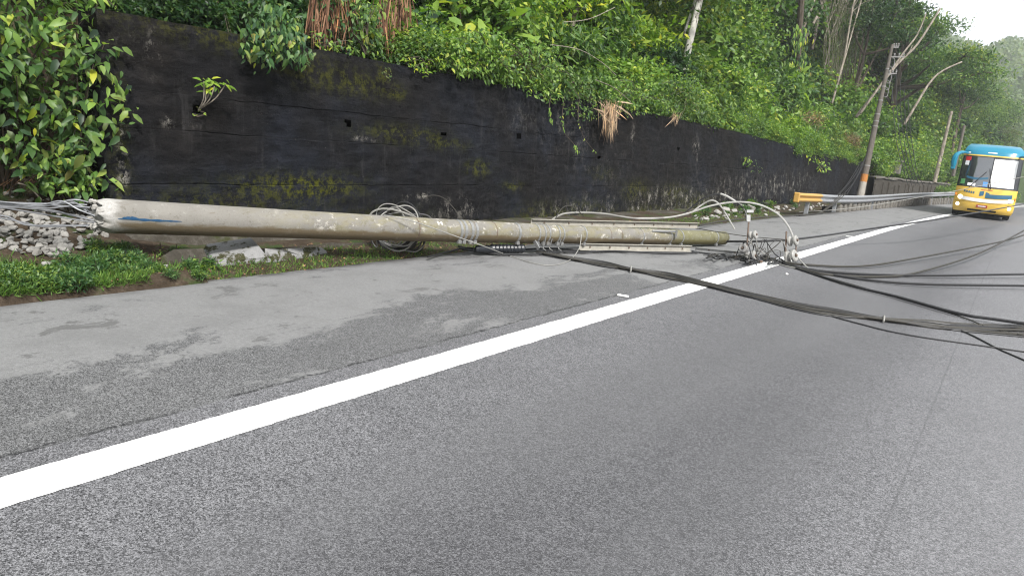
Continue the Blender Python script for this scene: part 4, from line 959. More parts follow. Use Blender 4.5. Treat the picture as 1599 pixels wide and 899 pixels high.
for sx in (-1, 1):
    for (u, z, r, mat) in ((.84, .62, .07, 'headlight_lit'), (.80, .98, .09, 'headlight_lit')):
        c = bp(sx * u, z, .0); nrm = Vector((sx * .35, -1, 0)).normalized(); m = MB(); m.lathe(c + nrm * .0, nrm, [(-.03, r * 1.25), (.02, r * 1.2), (.035, r), (.045, r * .6)], 16)
        lbuild(m, 'headlight', mat if not (sx > 0 and z > .9) else 'bus_white')
    m = MB(); c = bp(sx * .965, 1.1); m.box(c + Vector((0, -.02, 0)), (.07, .06, .1)); lbuild(m, 'indicator', 'amber_lens', bevel=.015)
for a, b in (((.12, 1.46), (.02, 2.1)), ((-.58, 1.48), (-.3, 1.98))):
    A, B = bp(*a, .05), bp(*b, .04); m = MB(); m.tube([A, A.lerp(B, .5) + Vector((0, -.03, 0)), B], [.022, .016, .012], 6); o = lbuild(m, 'wiper', 'rubber')
    d = (B - A).normalized(); m = MB(); m.tube([B - d * .35, B + d * .38], .014, 5); lbuild(m, 'wiper_blade', 'rubber', o)
def side(name, mat, z0, z1, y0, y1, sx, off=0.0, parent=None):
    m = MB(); V = []; ysx = [y0, y1]
    for j in range(5):
        z = z0 + (z1 - z0) * j / 4
        for y in ysx: V.append(Vector((sx * (hw(z) + off), max(y, (yf(z) + .42) if y == y0 and y0 < 1 else y), z)))
    m.add(V, [(2 * j, 2 * j + 1, 2 * j + 3, 2 * j + 2) for j in range(4)]); return lbuild(m, name, mat, parent)
for sx in (-1, 1):
    side('side_panel', 'bus_yellow', .30, 1.6, .42, BL, sx); side('window_band', 'tinted_glass', 1.6, 2.95, .42, BL, sx); side('cornice_panel', 'bus_blue', 2.95, 3.7, .42, BL, sx)
    for k in range(7): side('window_divider', 'rubber', 1.62, 2.93, 1.6 + k * 1.5, 1.68 + k * 1.5, sx, .006)
    side('luggage_door', 'bus_blue', .45, 1.1, 4.6, 7.6, sx, .006)
m = MB(); V = [Vector((-hw(3.7), 2.8, 3.7)), Vector((hw(3.7), 2.8, 3.7)), Vector((hw(3.7), BL, 3.7)), Vector((-hw(3.7), BL, 3.7))]; m.add(V, [(0, 1, 2, 3)])
ring = [(-hw(.3), .3), (hw(.3), .3), (hw(1.6), 1.6), (hw(2.95), 2.95), (hw(3.7), 3.7), (-hw(3.7), 3.7), (-hw(2.95), 2.95), (-hw(1.6), 1.6)]
lbuild(m, 'roof', 'bus_blue'); m = MB(); m.add([Vector((x, BL, z)) for x, z in ring], [tuple(range(8))]); lbuild(m, 'rear_panel', 'bus_yellow')
m = MB(); m.add([Vector((-1.2, .5, .3)), Vector((1.2, .5, .3)), Vector((1.2, BL, .3)), Vector((-1.2, BL, .3))], [(0, 1, 2, 3)]); m.box((0, 1.2, .24), (2.1, 1.0, .14)); lbuild(m, 'underbody', 'rubber')
for sx in (-1, 1):
    for y in (2.6, 8.4, 9.7):
        c = Vector((sx * 1.12, y, .5)); m = MB(); m.lathe(c - Vector((.15, 0, 0)), (1, 0, 0), [(0, .36), (.02, .48), (.05, .5), (.25, .5), (.28, .48), (.3, .36)], 20); t_ = lbuild(m, 'wheel', 'rubber')
        m = MB(); m.lathe(c + Vector((sx * .1, 0, 0)), (sx, 0, 0), [(0, .3), (.055, .3), (.045, .22), (.08, .1)], 16); lbuild(m, 'rim', 'bus_white', t_)
    P = [Vector((sx * 1.08, .75, 3.12)), Vector((sx * 1.3, .35, 3.14)), Vector((sx * 1.52, .1, 3.02)), Vector((sx * 1.6, .05, 2.8)), Vector((sx * 1.6, .06, 2.4))]
    m = MB(); m.tube(spline(P, 4), [.05, .05, .055, .06, .07, .08, .085, .09, .1, .11, .12, .13, .13, .13, .13, .12, .1], 8); lbuild(m, 'mirror_arm', 'bus_blue')
    m = MB(); m.box((sx * 1.6, .06, 2.5), (.2, .16, .46)); lbuild(m, 'mirror', 'bus_blue', bevel=.04)
# a car just entering the frame behind the bus
car = thing('car', 'white car partly hidden behind the bus at the right edge of the frame', 'car', rp(1.95, 58, .004))
prof = [(0, .35), (.05, .75), (.9, .95), (1.6, 1.42), (3.1, 1.46), (3.9, 1.0), (4.2, .9), (4.25, .35)]
m = MB(); V = []
for sx, ins in ((-1, 0), (1, 0)):
    for y, z in prof: V.append(Vector((sx * (.86 - .18 * max(0, z - .95) / .5), y, z)))
n = len(prof); m.add(V, [tuple(range(n)), tuple(range(n, 2 * n))[::-1]] + [(i, n + i, n + (i + 1) % n, (i + 1) % n) for i in range(n)]); lbuild(m, 'body', 'bus_white', car, bevel=.04)
m = MB(); V = [Vector((sx * (.86 - .18 * max(0, z - .95) / .5 - .06), y - .02, z + .012)) for y, z in ((.97, .99), (1.55, 1.4)) for sx in (-1, 1)]; m.add(V, [(0, 1, 3, 2)]); lbuild(m, 'windscreen', 'windscreen_glass', car)
for sx in (-1, 1):
    m = MB(); m.box((sx * .62, .0, .66), (.3, .1, .14)); lbuild(m, 'headlight', 'porcelain', car, bevel=.02)
    for y in (.8, 3.4): m = MB(); m.lathe(Vector((sx * .8 - .1, y, .32)), (1, 0, 0), [(0, .26), (.03, .32), (.17, .32), (.2, .26)], 16); lbuild(m, 'wheel', 'rubber', car)

pts = np.array(pts); L_ = kk_.uniform(.012, .04, len(pts)); leafmat('grit', (.12, .115, .105), (.25, .24, .225), (.4, .39, .37), trans=0, rough=.9)
V_, F_ = leaf_verts(pts, kk_.normal(size=pts.shape) * np.array([1, 1, .3]), kk_.normal(size=pts.shape) * .5 + np.array([0, 0, 1]), L_, L_ * .8, (np.array([(-.5, -.5, 0), (.5, -.4, 0), (.45, .5, 0), (-.4, .45, 0), (0, .05, .55)]), np.array([(0, 1, 4), (1, 2, 4), (2, 3, 4), (3, 0, 4), (0, 2, 1), (0, 3, 2)])))
tag(link('rubble_grit', tri_mesh('rubble_grit', V_, F_, np.repeat(kk_.normal(.45, .2, len(pts)).clip(0, 1), 6), 'grit')), 'small grit and splinters of concrete filling the rubble heap', 'grit', kind='stuff')

# ------------------------------------------------------------------ VEGETATION
# single leaves used as parts (shared meshes)
def one_leaf(name, L, W, mat, T=TB, curl=0):
    V, Fc = leaf_verts(np.zeros((1, 3)), np.array([[0, 1., 0]]), np.array([[0, 0, 1.]]), np.array([L]), np.array([W]), T)
    if curl: V = V.copy(); V[:, 2] -= curl * (V[:, 1] / L) ** 2 * L
    return tri_mesh(name, V, Fc, np.zeros(len(Fc)), mat)
def place_leaf(me, parent, P, D, N, s, name='leaf'):
    D = Vector(D).normalized(); N = Vector(N); N = (N - D * N.dot(D)).normalized(); S = D.cross(N)
    o = bpy.data.objects.new(name, me); COL.objects.link(o); o.parent = parent
    M = Matrix((S * s, D * s, N * s)).transposed().to_4x4(); M.translation = Vector(P) - wloc(parent); o.matrix_basis = M
    return o
LEAF = {(k, i): one_leaf('leaf_' + k, 1.0, w_, 'bigleaf_' + k, curl=c_) for k in PAL for i, (w_, c_) in enumerate(((.46, .12), (.55, .25), (.4, .3)))}
STRAP = [one_leaf('strap', 1.0, .034, 'straw', TB, c_) for c_ in (.03, .08, .16)]
RSTRAP = [one_leaf('root_strap', 1.0, w_, 'rust_frond', TB, c_) for w_, c_ in ((.02, .02), (.012, .05), (.038, .03))]
g = G('bigstraw'); 
for key, mat in (('straw', 'straw'), ('rust_frond', 'rust_frond')):
    pass
def obj_tint(mat):            # straps are single objects: tint from the object's own random number
    m = MT[mat]; at = [x for x in m.node_tree.nodes if x.type == 'ATTRIBUTE'][0]
    rp_ = [x for x in m.node_tree.nodes if x.type == 'VALTORGB'][0]; inf = m.node_tree.nodes.new('ShaderNodeObjectInfo'); ad = m.node_tree.nodes.new('ShaderNodeMath')
    ad.operation = 'FRACT'; m.node_tree.links.new(inf.outputs['Random'], ad.inputs[0]); m2 = m.node_tree
    mx = m2.nodes.new('ShaderNodeMath'); mx.operation = 'ADD'; m2.links.new(at.outputs['Fac'], mx.inputs[0]); m2.links.new(ad.outputs[0], mx.inputs[1]); m2.links.new(mx.outputs[0], rp_.inputs[0])
obj_tint('straw'); obj_tint('rust_frond')
bpy.data.materials.remove(g.m)

def leafy(name, label, cat, base, region, n, size, pal, mats_w, depth_s, jitter, droop=.6, group=None, stuff_n=0, stuff_size=.1, seed=0, out=Vector((1, -.25, .3)), stem_r=.012):
    """a plant whose leaves can be told apart: region(q) gives a picture point inside its outline, depth_s its road-frame depth"""
    q = random.Random(seed); r = thing(name, label, cat, base, group); tips = []
    tw = [(region(q), depth_s + q.uniform(-jitter, jitter * .6)) for _ in range(max(6, n // 5))]
    for i in range(n):
        (a, b), s_ = tw[i % len(tw)]; c = sp(a, b, s_) + Vector((q.gauss(0, .6), q.gauss(0, .6), q.gauss(0, .45))) * size
        D = Vector((q.gauss(0, .55), q.gauss(0, .7), q.gauss(0, .4) - droop)) + out * .45
        N = out * .8 + Vector((q.gauss(0, .4), q.gauss(0, .4), .55))
        pl = pal if q.random() < .68 else q.choice(['dark', 'mid', 'lime', 'olive', 'bright', 'dark'])
        place_leaf(LEAF[(pl, q.randrange(3))], r, c, D, N, size * q.uniform(.45, 1.2))
    for (a, b), s_ in tw[::3]: tips.append(sp(a, b, s_ - .05))
    st = stems_mb(base, tips, stem_r, q=q); st.build('stem', 'bark', r)
    if stuff_n:
        pts = np.array([tuple(sp(*region(q), depth_s - q.uniform(.05, .35 + jitter)) - wloc(r)) for _ in range(stuff_n)]); k = np.random.default_rng(seed)
        D = k.normal(size=pts.shape) * .6 + np.array([.35, 0, -droop]); N = k.normal(size=pts.shape) * .5 + np.array([.6, -.2, .7])
        s_ = k.uniform(.6, 1.2, len(pts)) * stuff_size
        link('foliage', leaf_mesh('foliage', pts, D, N, s_, s_ * .45, k.normal(.4, .18, len(pts)), 'leaf_' + pal, TA), r)['kind'] = 'stuff'
    return r
def in_poly(poly):
    xs = [p_[0] for p_ in poly]; ys_ = [p_[1] for p_ in poly]
    def inside(x, y):
        c = False; j = len(poly) - 1
        for i in range(len(poly)):
            if (poly[i][1] > y) != (poly[j][1] > y) and x < (poly[j][0] - poly[i][0]) * (y - poly[i][1]) / (poly[j][1] - poly[i][1]) + poly[i][0]: c = not c
            j = i
        return c
    def f(q):
        while True:
            x, y = q.uniform(min(xs), max(xs)), q.uniform(min(ys_), max(ys_))
            if inside(x, y): return x, y
    return f
# the climber at the left end of the wall
leafy('climbing_shrub', 'broad leaved climber hanging over the left end of the black wall', 'shrub', rp(-8.5, 4.05, .3), in_poly([(105, 20), (140, 45), (175, 75), (172, 110), (190, 140), (192, 190), (172, 230), (182, 270), (150, 300), (110, 295), (80, 200)]), 290, .15, 'mid', 0, -8.0, .12, .75, stuff_n=330, stuff_size=.12, seed=3)
leafy('climbing_shrub', 'leafy climber filling the left edge above the rubble heap', 'shrub', rp(-8.7, 3.5, .3), in_poly([(-60, 60), (60, 80), (115, 120), (110, 290), (60, 300), (20, 262), (-60, 250)]), 290, .15, 'mid', 0, -8.1, .2, .55, stuff_n=420, stuff_size=.12, seed=4)
leafy('climbing_shrub', 'tall pale tipped shrub at the top left corner', 'shrub', rp(-8.9, 3.4, .6), in_poly([(-60, -70), (160, -70), (150, 20), (130, 55), (60, 85), (-60, 70)]), 280, .15, 'bright', 0, -8.15, .25, .6, stuff_n=500, stuff_size=.12, seed=5)
leafy('climbing_shrub', 'low leafy sprawl beside the broken pole end', 'shrub', rp(-8.3, 4.0, .2), in_poly([(60, 245), (150, 250), (160, 305), (100, 302), (60, 290)]), 90, .085, 'bright', 0, -7.95, .12, .5, stuff_n=120, stuff_size=.08, seed=6)
# drooping shrub over the wall top
leafy('overhanging_shrub', 'round drooping shrub hanging over the wall top at left', 'shrub', sp(440, 70, -8.25), in_poly([(385, 30), (430, 8), (465, 35), (482, 80), (478, 108), (440, 95), (410, 104), (380, 80)]), 285, .125, 'blue', 0, -7.82, .2, 1.0, stuff_n=240, stuff_size=.11, seed=8)
leafy('wall_creeper', 'bright low creeper spilling over the wall edge right of the brown roots', 'creeper', sp(665, 100, -8.2), in_poly([(632, 92), (700, 90), (712, 108), (680, 108), (668, 118), (640, 106)]), 90, .075, 'lime', 0, -8.02, .06, .5, stuff_n=120, stuff_size=.07, seed=9)
# bushes along the wall top whose leaves can be told apart
front = [([(700, 55), (775, 40), (800, 90), (820, 140), (765, 128), (705, 104)], 'bright', 'big leafy bush overhanging the wall where the black face first turns ragged', .11),
         ([(780, 60), (870, 70), (890, 150), (850, 160), (815, 138), (770, 112)], 'bright', 'dense glossy bush overhanging the wall left of the dead frond', .105),
         ([(850, 95), (940, 110), (945, 180), (905, 185), (862, 160)], 'mid', 'small leaved bush hanging directly left above the dead frond', .095),
         ([(940, 120), (1040, 135), (1060, 178), (990, 178), (945, 172)], 'bright', 'bright bush hanging between the dead frond and the dry grass tuft', .1),
         ([(1030, 120), (1090, 120), (1110, 180), (1065, 185), (1040, 178)], 'mid', 'leafy bush above the dry grass tuft on the wall edge', .1)]
for i, (po, pal, lab, sz) in enumerate(front):
    cx_ = sum(p_[0] for p_ in po) / len(po); cy_ = sum(p_[1] for p_ in po) / len(po)
    leafy('overhanging_bush', lab, 'bush', sp(cx_, cy_, -8.3), in_poly(po), 290, sz, pal, 0, -7.95, .22, .55, stuff_n=900, stuff_size=sz, seed=20 + i)
leafy('broadleaf_plant', 'big leaved plant standing on the wall top right of the brown roots', 'plant', sp(655, 88, -8.6), in_poly([(630, 20), (690, 15), (700, 85), (640, 90)]), 60, .24, 'dark', 0, -8.7, .3, .3, stuff_n=150, stuff_size=.16, seed=31)
leafy('broadleaf_plant', 'yellowing broad leaves at the wall edge beside the first ragged bush', 'plant', sp(705, 100, -8.2), in_poly([(698, 86), (722, 90), (724, 112), (700, 110)]), 14, .13, 'lime', 0, -8.0, .05, .4, seed=32)
leafy('leafy_plant', 'green plant between the two curtains of brown roots', 'plant', sp(570, 85, -8.5), in_poly([(545, 0), (590, 5), (600, 85), (560, 78), (548, 60)]), 140, .12, 'mid', 0, -8.45, .15, .8, stuff_n=240, stuff_size=.12, seed=33)
leafy('leafy_plant', 'low fresh leaves at the foot of the first brown root curtain', 'plant', sp(500, 72, -8.4), in_poly([(478, 45), (500, 55), (555, 66), (556, 82), (500, 76), (480, 68)]), 80, .09, 'bright', 0, -8.25, .06, .5, seed=34)
# sapling growing out of a weep hole, small wall plants
hp = holes[4]
sap = thing('wall_sapling', 'small yellow green sapling growing from a hole in the black wall', 'plant', hp + Vector((-.02, 0, 0)))
tipp = [sp(322, 140, -7.9), sp(353, 131, -7.85), sp(318, 128, -7.88), sp(330, 126, -7.9), sp(335, 135, -7.86)]
m = MB()
for t_ in tipp: m.tube(spline([hp, hp.lerp(t_, .5) + Vector((.05, 0, -.02)), t_], 5), .007, 5)
m.build('stem', 'pale_bark', sap)
q = random.Random(3)
for i in range(34):
    b = tipp[i % 5]; place_leaf(LEAF[('lime', i % 3)], sap, b + Vector((q.gauss(0, .012), q.gauss(0, .03), q.gauss(0, .02))), (q.gauss(.2, .4), q.gauss(0, .7), q.gauss(-.2, .35)), (.6, -.2, .8), q.uniform(.06, .11))
for (poly, n_, sz, pal, lab) in (([(600, 106), (612, 108), (612, 128), (602, 126)], 26, .05, 'olive', 'tiny fern tuft on the wall face below the second brown root curtain'),
                                 ([(300, 172), (316, 172), (314, 180), (304, 180)], 10, .04, 'lime', 'tuft of moss leaves in the sapling hole'),
                                 ([(1155, 243), (1172, 248), (1188, 266), (1170, 264)], 44, .13, 'bright', 'small bright plant growing out of the dark wall face at right'),
                                 ([(1262, 246), (1300, 252), (1288, 268), (1266, 270)], 60, .2, 'lime', 'yellow green bush rooted low on the far part of the wall')):
    cx_ = sum(p_[0] for p_ in poly) / len(poly); cy_ = sum(p_[1] for p_ in poly) / len(poly)
    leafy('wall_plant', lab, 'plant', sp(cx_, cy_ + 6, -8.05), in_poly(poly), n_, sz, pal, 0, -7.9, .08, .5, seed=int(cx_), stem_r=.008)
# vines trailing down the wall left of the dead frond
for i, (pts, lab) in enumerate((([(905, 150), (903, 185), (912, 215), (930, 238)], 'thin bare vine curling down the wall left of the dead frond'), ([(882, 150), (878, 180), (880, 205), (896, 225), (905, 240)], 'thin leafy vine trailing lowest down the black wall'), ([(860, 150), (858, 170), (862, 190)], 'short leafy vine hanging from the glossy bush'))):
    P = [sp(a, b, -7.9 + .03 * i) for a, b in pts]; r = thing('hanging_vine', lab, 'vine', P[0]); m = MB(); m.tube(spline(P, 5), .006, 5); m.build('stem', 'bark', r)
    for k in range((5, 22, 16)[i]):
        b = P[-1].lerp(P[-2], q.random() ** 1.2) if k % 3 else P[1].lerp(P[2], q.random()); place_leaf(LEAF[('bright', k % 3)], r, b + Vector((0, q.gauss(0, .03), q.gauss(0, .03))), (.3, q.gauss(0, .6), -.6), (1, -.2, .4), q.uniform(.06, .1))
# dead fronds and brown root curtains
def straps(name, label, cat, base_px, fan, n, s_, meshes, Lr, seed, part='frond_strap'):
    q = random.Random(seed); b0 = sp(*base_px, s_); r = thing(name, label, cat, b0)
    for i in range(n):
        a, t_ = fan(q); a3, t3 = sp(*a, s_ + q.uniform(-.1, .1)), sp(*t_, s_ + q.uniform(-.05, .12)); d = t3 - a3
        place_leaf(q.choice(meshes), r, a3, d, Vector((1, -.2 + q.gauss(0, .18), .3)), d.length * q.uniform(*Lr), part)
    return r
def fan1(q): e = q.gauss(0, 1); x = 948 + q.gauss(0, 9); return (x, 163 + q.gauss(0, 5)), (956 + e * 9, 214 + q.gauss(0, 9) - abs(e) * 10)
straps('dead_palm_frond', 'dry tan dead palm frond drooping over the black wall', 'dead frond', (950, 160), fan1, 110, -7.8, STRAP, (.8, 1.2), 5)
def fan1b(q): return (960 + q.gauss(0, 10), 158 + q.gauss(0, 4)), (975 + q.gauss(0, 30), 165 + q.gauss(0, 14))
straps('dead_palm_frond', 'sparse dry straps lying in the leaves above the drooping dead frond', 'dead frond', (960, 158), fan1b, 10, -7.85, STRAP, (.35, .6), 6)
def fan2(q): return (1056 + q.gauss(0, 4), 176 + q.gauss(0, 3)), (1053 + q.gauss(0, 8), 198 + q.gauss(0, 5))
straps('dry_grass_tuft', 'small dry grass tuft hanging over the wall right of the dead frond', 'grass tuft', (1056, 178), fan2, 26, -8.0, STRAP, (.5, .9), 7)
def fan3(q):
    x = q.uniform(482, 560); return (x, q.uniform(-30, 18)), (x + q.gauss(0, 10), min(q.uniform(30, 82), 74 + (x - 482) * .16))
straps('root_curtain', 'broad curtain of rusty brown hanging roots on the wall top', 'roots', (520, 60), fan3, 150, -8.75, RSTRAP, (.9, 1.3), 8, 'root_strand')
def fan4(q):
    x = q.uniform(588, 640); return (x, q.uniform(-30, 30)), (x + q.gauss(0, 11), q.uniform(40, 96))
straps('root_curtain', 'narrow darker curtain of brown roots left of the big leaved plant', 'roots', (612, 70), fan4, 90, -8.8, RSTRAP, (.9, 1.3), 9, 'root_strand')
def fan5(q): x = q.uniform(0, 120); return (x, q.uniform(262, 285)), (x + q.gauss(10, 25), q.uniform(285, 312))
straps('root_curtain', 'dry brown rootlets in the bank above the rubble heap', 'roots', (55, 280), fan5, 70, -8.55, RSTRAP, (.7, 1.2), 10, 'root_strand')
for i, pts in enumerate(([(28, 286), (45, 292), (65, 312)], [(860, 70), (905, 78), (940, 98), (962, 118)], [(930, 125), (960, 138), (985, 160)], [(880, 35), (920, 30), (960, 12)])):
    lab = ('dry bent twig sticking out of the bank above the rubble', 'long dry arched stem over the glossy bush', 'short dry arched stem above the dead frond', 'thin bare branch beside the brown trunk')[i]
    P = [sp(a, b, -7.75 if i else -8.3) for a, b in pts]; m = MB(); m.tube(spline(P, 5), .008, 5); tag(m.build('dry_twig', 'pale_bark'), lab, 'twig')

# bush kinds
BK = {}
BK['bright_leaf'] = make_bush('bright_leaf', 1, 'leaf_bright', 200, 15, .17, .085, .5, 41)
BK['lance'] = make_bush('lance', 1, 'leaf_mid', 190, 16, .22, .055, .8, 42)
BK['dark_leaf'] = make_bush('dark_leaf', 1, 'leaf_dark', 180, 14, .2, .095, .4, 43)
BK['creeper'] = make_bush('creeper', 1, 'leaf_bright', 220, 15, .12, .085, .5, 44)
BK['lime_leaf'] = make_bush('lime_leaf', 1, 'leaf_lime', 180, 14, .16, .07, .4, 45)
BK['blue_leaf'] = make_bush('blue_leaf', 1, 'leaf_blue', 180, 14, .2, .08, .6, 46)
BK['mid_leaf'] = make_bush('mid_leaf', 1, 'leaf_mid', 210, 15, .16, .08, .5, 47)
BK['olive_leaf'] = make_bush('olive_leaf', 1, 'leaf_olive', 200, 14, .2, .03, .2, 48)
def make_fern(seed):
    q = np.random.default_rng(seed); Ps = []; Ds = []; Ns = []; Ls = []; ts_ = []; mb = MB()
    for f in range(16):
        a = q.uniform(0, 6.28); Lf = q.uniform(.8, 1.3); h = q.uniform(.5, 1.1); mid = Vector((math.cos(a) * Lf * .5, math.sin(a) * Lf * .5, h)); tip = Vector((math.cos(a) * Lf, math.sin(a) * Lf, h * .35))
        cv = spline([Vector((0, 0, 0)), mid, tip], 11); mb.tube(cv, .009, 4, False); tn = q.normal(.45, .15)
        for i in range(3, len(cv) - 1):
            d = (cv[i + 1] - cv[i - 1]).normalized(); sd = d.cross(Vector((0, 0, 1))).normalized()
            for sg in (-1, 1):
                Ps.append(cv[i]); Ds.append(sd * sg + d * .6 + Vector((0, 0, -.25))); Ns.append(Vector((0, 0, 1))); Ls.append(.3 * math.sin(math.pi * (i / len(cv)) ** .8) + .06); ts_.append(tn + q.normal(0, .06))
    Ls = np.array(Ls)
    fo = leaf_mesh('fern_foliage', np.array([tuple(p_) for p_ in Ps]), np.array([tuple(p_) for p_ in Ds]), np.array([tuple(p_) for p_ in Ns]), Ls, Ls * .2, np.array(ts_), 'leaf_mid', TQ)
    me = bpy.data.meshes.new('fern_stem'); me.from_pydata(mb.v, [], mb.f); me.materials.append(MT['bark']); return fo, me
BK['fern'] = make_fern(49)
BK['dry_leaf'] = make_bush('dry_leaf', 1, 'leaf_dry', 150, 13, .26, .03, .1, 50)
BK['large_leaf'] = make_bush('large_leaf', 1, 'leaf_bright', 50, 5, .42, .24, .5, 51, TB)
DESC = {'bright_leaf': 'bright green round leaved bush', 'lance': 'drooping narrow leaved bush', 'dark_leaf': 'dark green broad leaved bush', 'creeper': 'dense small leaved creeper mound', 'lime_leaf': 'yellow green fresh leaved bush',
        'blue_leaf': 'blue green leaved bush', 'mid_leaf': 'mid green small leaved bush', 'olive_leaf': 'thin grassy olive coloured bush', 'fern': 'arching green fern', 'dry_leaf': 'brown half dead scrubby bush', 'large_leaf': 'bush with few large leaves'}
q = random.Random(77)
def bush(kind, s_, y, R_, zone, dz=0.0, tilt=(0, 0)):
    z = (hz(min(s_, -8.42), y) if 'wall' in zone else hz(s_, y)) + dz; nm = 'fern' if kind == 'fern' else 'bush'
    return put_plant(nm, BK[kind], rp(s_, y, z), (R_ * q.uniform(.9, 1.15), R_ * q.uniform(.9, 1.15), R_ * q.uniform(.8, 1.1)), q.uniform(0, 6.28), DESC[kind] + ' ' + zone, 'fern' if kind == 'fern' else 'bush', DESC[kind] + ' plants ' + zone, tilt)
def choose(opts): return q.choices([o_[0] for o_ in opts], [o_[1] for o_ in opts])[0]
# along the top edge of the wall, spilling over it
y = 9.4
while y < 46.5:
    k = choose([('bright_leaf', 3), ('lance', 1.5), ('creeper', 3 if y < 24 else 6), ('lime_leaf', 1.2), ('mid_leaf', 2), ('fern', .8), ('large_leaf', 1), ('olive_leaf', .7)])
    R_ = q.uniform(.42, .62) + .004 * (y - 10); bush(k, (-8.62 if y < 20 else -8.78) + q.uniform(-.12, .1), y, R_, 'on the wall edge', -.14 * R_ - .04)
    y += .55 + .015 * (y - 9) + q.uniform(0, .2)
y = 33
while y < 47.5:                                  # creepers hanging down the face further on
    bush('creeper' if q.random() < .6 else 'mid_leaf', -8.4, y, q.uniform(.4, .55), 'hanging on the far wall', -.3); y += 1.6 + q.uniform(0, .8)
for y, k in ((4.6, 'fern'), (5.1, 'dark_leaf'), (5.7, 'dark_leaf'), (6.2, 'fern'), (6.9, 'blue_leaf'), (7.9, 'dark_leaf'), (8.6, 'dark_leaf'), (9.3, 'fern')): bush(k, -9.1 - q.uniform(0, .2), y, q.uniform(.4, .55), 'on the shaded wall ledge', -.1)
MASS = {}
def row(s0, y0, y1, step, Rr, opts, zone, dz=0.0, js=.4, mass=False):
    y = y0
    while y < y1:
        if mass:
            s_ = s0 + q.uniform(-js, js); MASS.setdefault(choose(opts), []).append((rp(s_, y, hz(s_, y) + dz), q.uniform(*Rr), q.uniform(0, 6.28))); y += step * q.uniform(.8, 1.2); continue
        bush(choose(opts), s0 + q.uniform(-js, js), y, q.uniform(*Rr), zone, dz); y += step * q.uniform(.8, 1.2)
mixd = [('dark_leaf', 4), ('mid_leaf', 2), ('blue_leaf', 1.5), ('fern', 1.2), ('lance', 1)]
mixb = [('bright_leaf', 3), ('creeper', 2.5), ('lance', 2), ('lime_leaf', 1.6), ('mid_leaf', 3), ('dark_leaf', 1.2), ('fern', .9), ('olive_leaf', .9), ('dry_leaf', .55), ('large_leaf', 1.6), ('blue_leaf', .8)]
row(-9.6, 4.2, 9.5, .75, (.6, .8), mixd, 'behind the left wall')
row(-9.55, 9.6, 47, 1.05, (.75, 1.1), mixb, 'behind the wall top')
row(-10.8, 4.5, 11, 1.1, (.9, 1.3), mixd, 'on the shaded slope')
row(-10.8, 11, 50, 1.4, (1.0, 1.5), mixb, 'on the slope')
row(-12.8, 4, 54, 1.8, (1.3, 1.9), mixb + [('dark_leaf', 3), ('blue_leaf', 1)], 'higher on the slope', 0, .6)
row(-15.2, 3, 60, 2.3, (1.6, 2.3), mixb + [('dark_leaf', 4)], 'high on the slope', 0, .8, True)
row(-9.2, -6, 3.6, 1.0, (.7, 1.0), mixd, 'on the left bank'); row(-8.65, -6, 2.4, .8, (.4, .6), mixb, 'low on the left bank', -.1, .15); row(-11, -8, 4.4, 1.6, (1.2, 1.6), mixb, 'on the upper left bank')
row(-8.9, 50, 112, 1.5, (.75, 1.05), [('creeper', 4), ('bright_leaf', 2), ('mid_leaf', 2), ('lime_leaf', .7)], 'above the far masonry', -.1)
row(-9.3, 48, 118, 1.9, (1.2, 1.7), [('creeper', 4), ('bright_leaf', 2), ('mid_leaf', 3), ('blue_leaf', 1)], 'on the far bank')
row(-11.2, 50, 124, 2.6, (1.7, 2.4), [('creeper', 4), ('mid_leaf', 3), ('dark_leaf', 1), ('lime_leaf', 1)], 'high on the far bank')
row(-7.3, 72, 120, 1.7, (.7, 1.0), [('creeper', 4), ('mid_leaf', 3), ('bright_leaf', 2)], 'at the far verge', -.1, .25)
row(-14, 55, 130, 3.2, (2.2, 3.0), [('creeper', 3), ('mid_leaf', 3), ('dark_leaf', 2)], '', 0, .8, True)

for kd, items in MASS.items():                   # undergrowth too deep in the forest to tell apart
    src = BK[kd][0]; nv = len(src.vertices); nf_ = len(src.polygons); co = np.empty(nv * 3, np.float32); src.vertices.foreach_get('co', co); co = co.reshape(-1, 3)
    ix = np.empty(nf_ * 3, np.int32); src.loops.foreach_get('vertex_index', ix); ti = np.empty(nf_, np.float32); src.attributes['tint'].data.foreach_get('value', ti)
    VV = []; FF = []; TT = []
    for i, (p, R_, a) in enumerate(items):
        ca, sa = math.cos(a), math.sin(a); VV.append((co @ np.array([[ca, sa, 0], [-sa, ca, 0], [0, 0, 1]])) * R_ + np.array(p)); FF.append(ix.reshape(-1, 3) + i * nv); TT.append(ti + rnd.uniform(-.1, .1))
    o = link('undergrowth', tri_mesh('undergrowth', np.concatenate(VV), np.concatenate(FF), np.clip(np.concatenate(TT), 0, 1), src.materials[0].name))
    tag(o, 'undergrowth of ' + DESC[kd].replace(' bush', '').replace(' mound', '') + ' plants deep in the forest', 'undergrowth', kind='stuff')

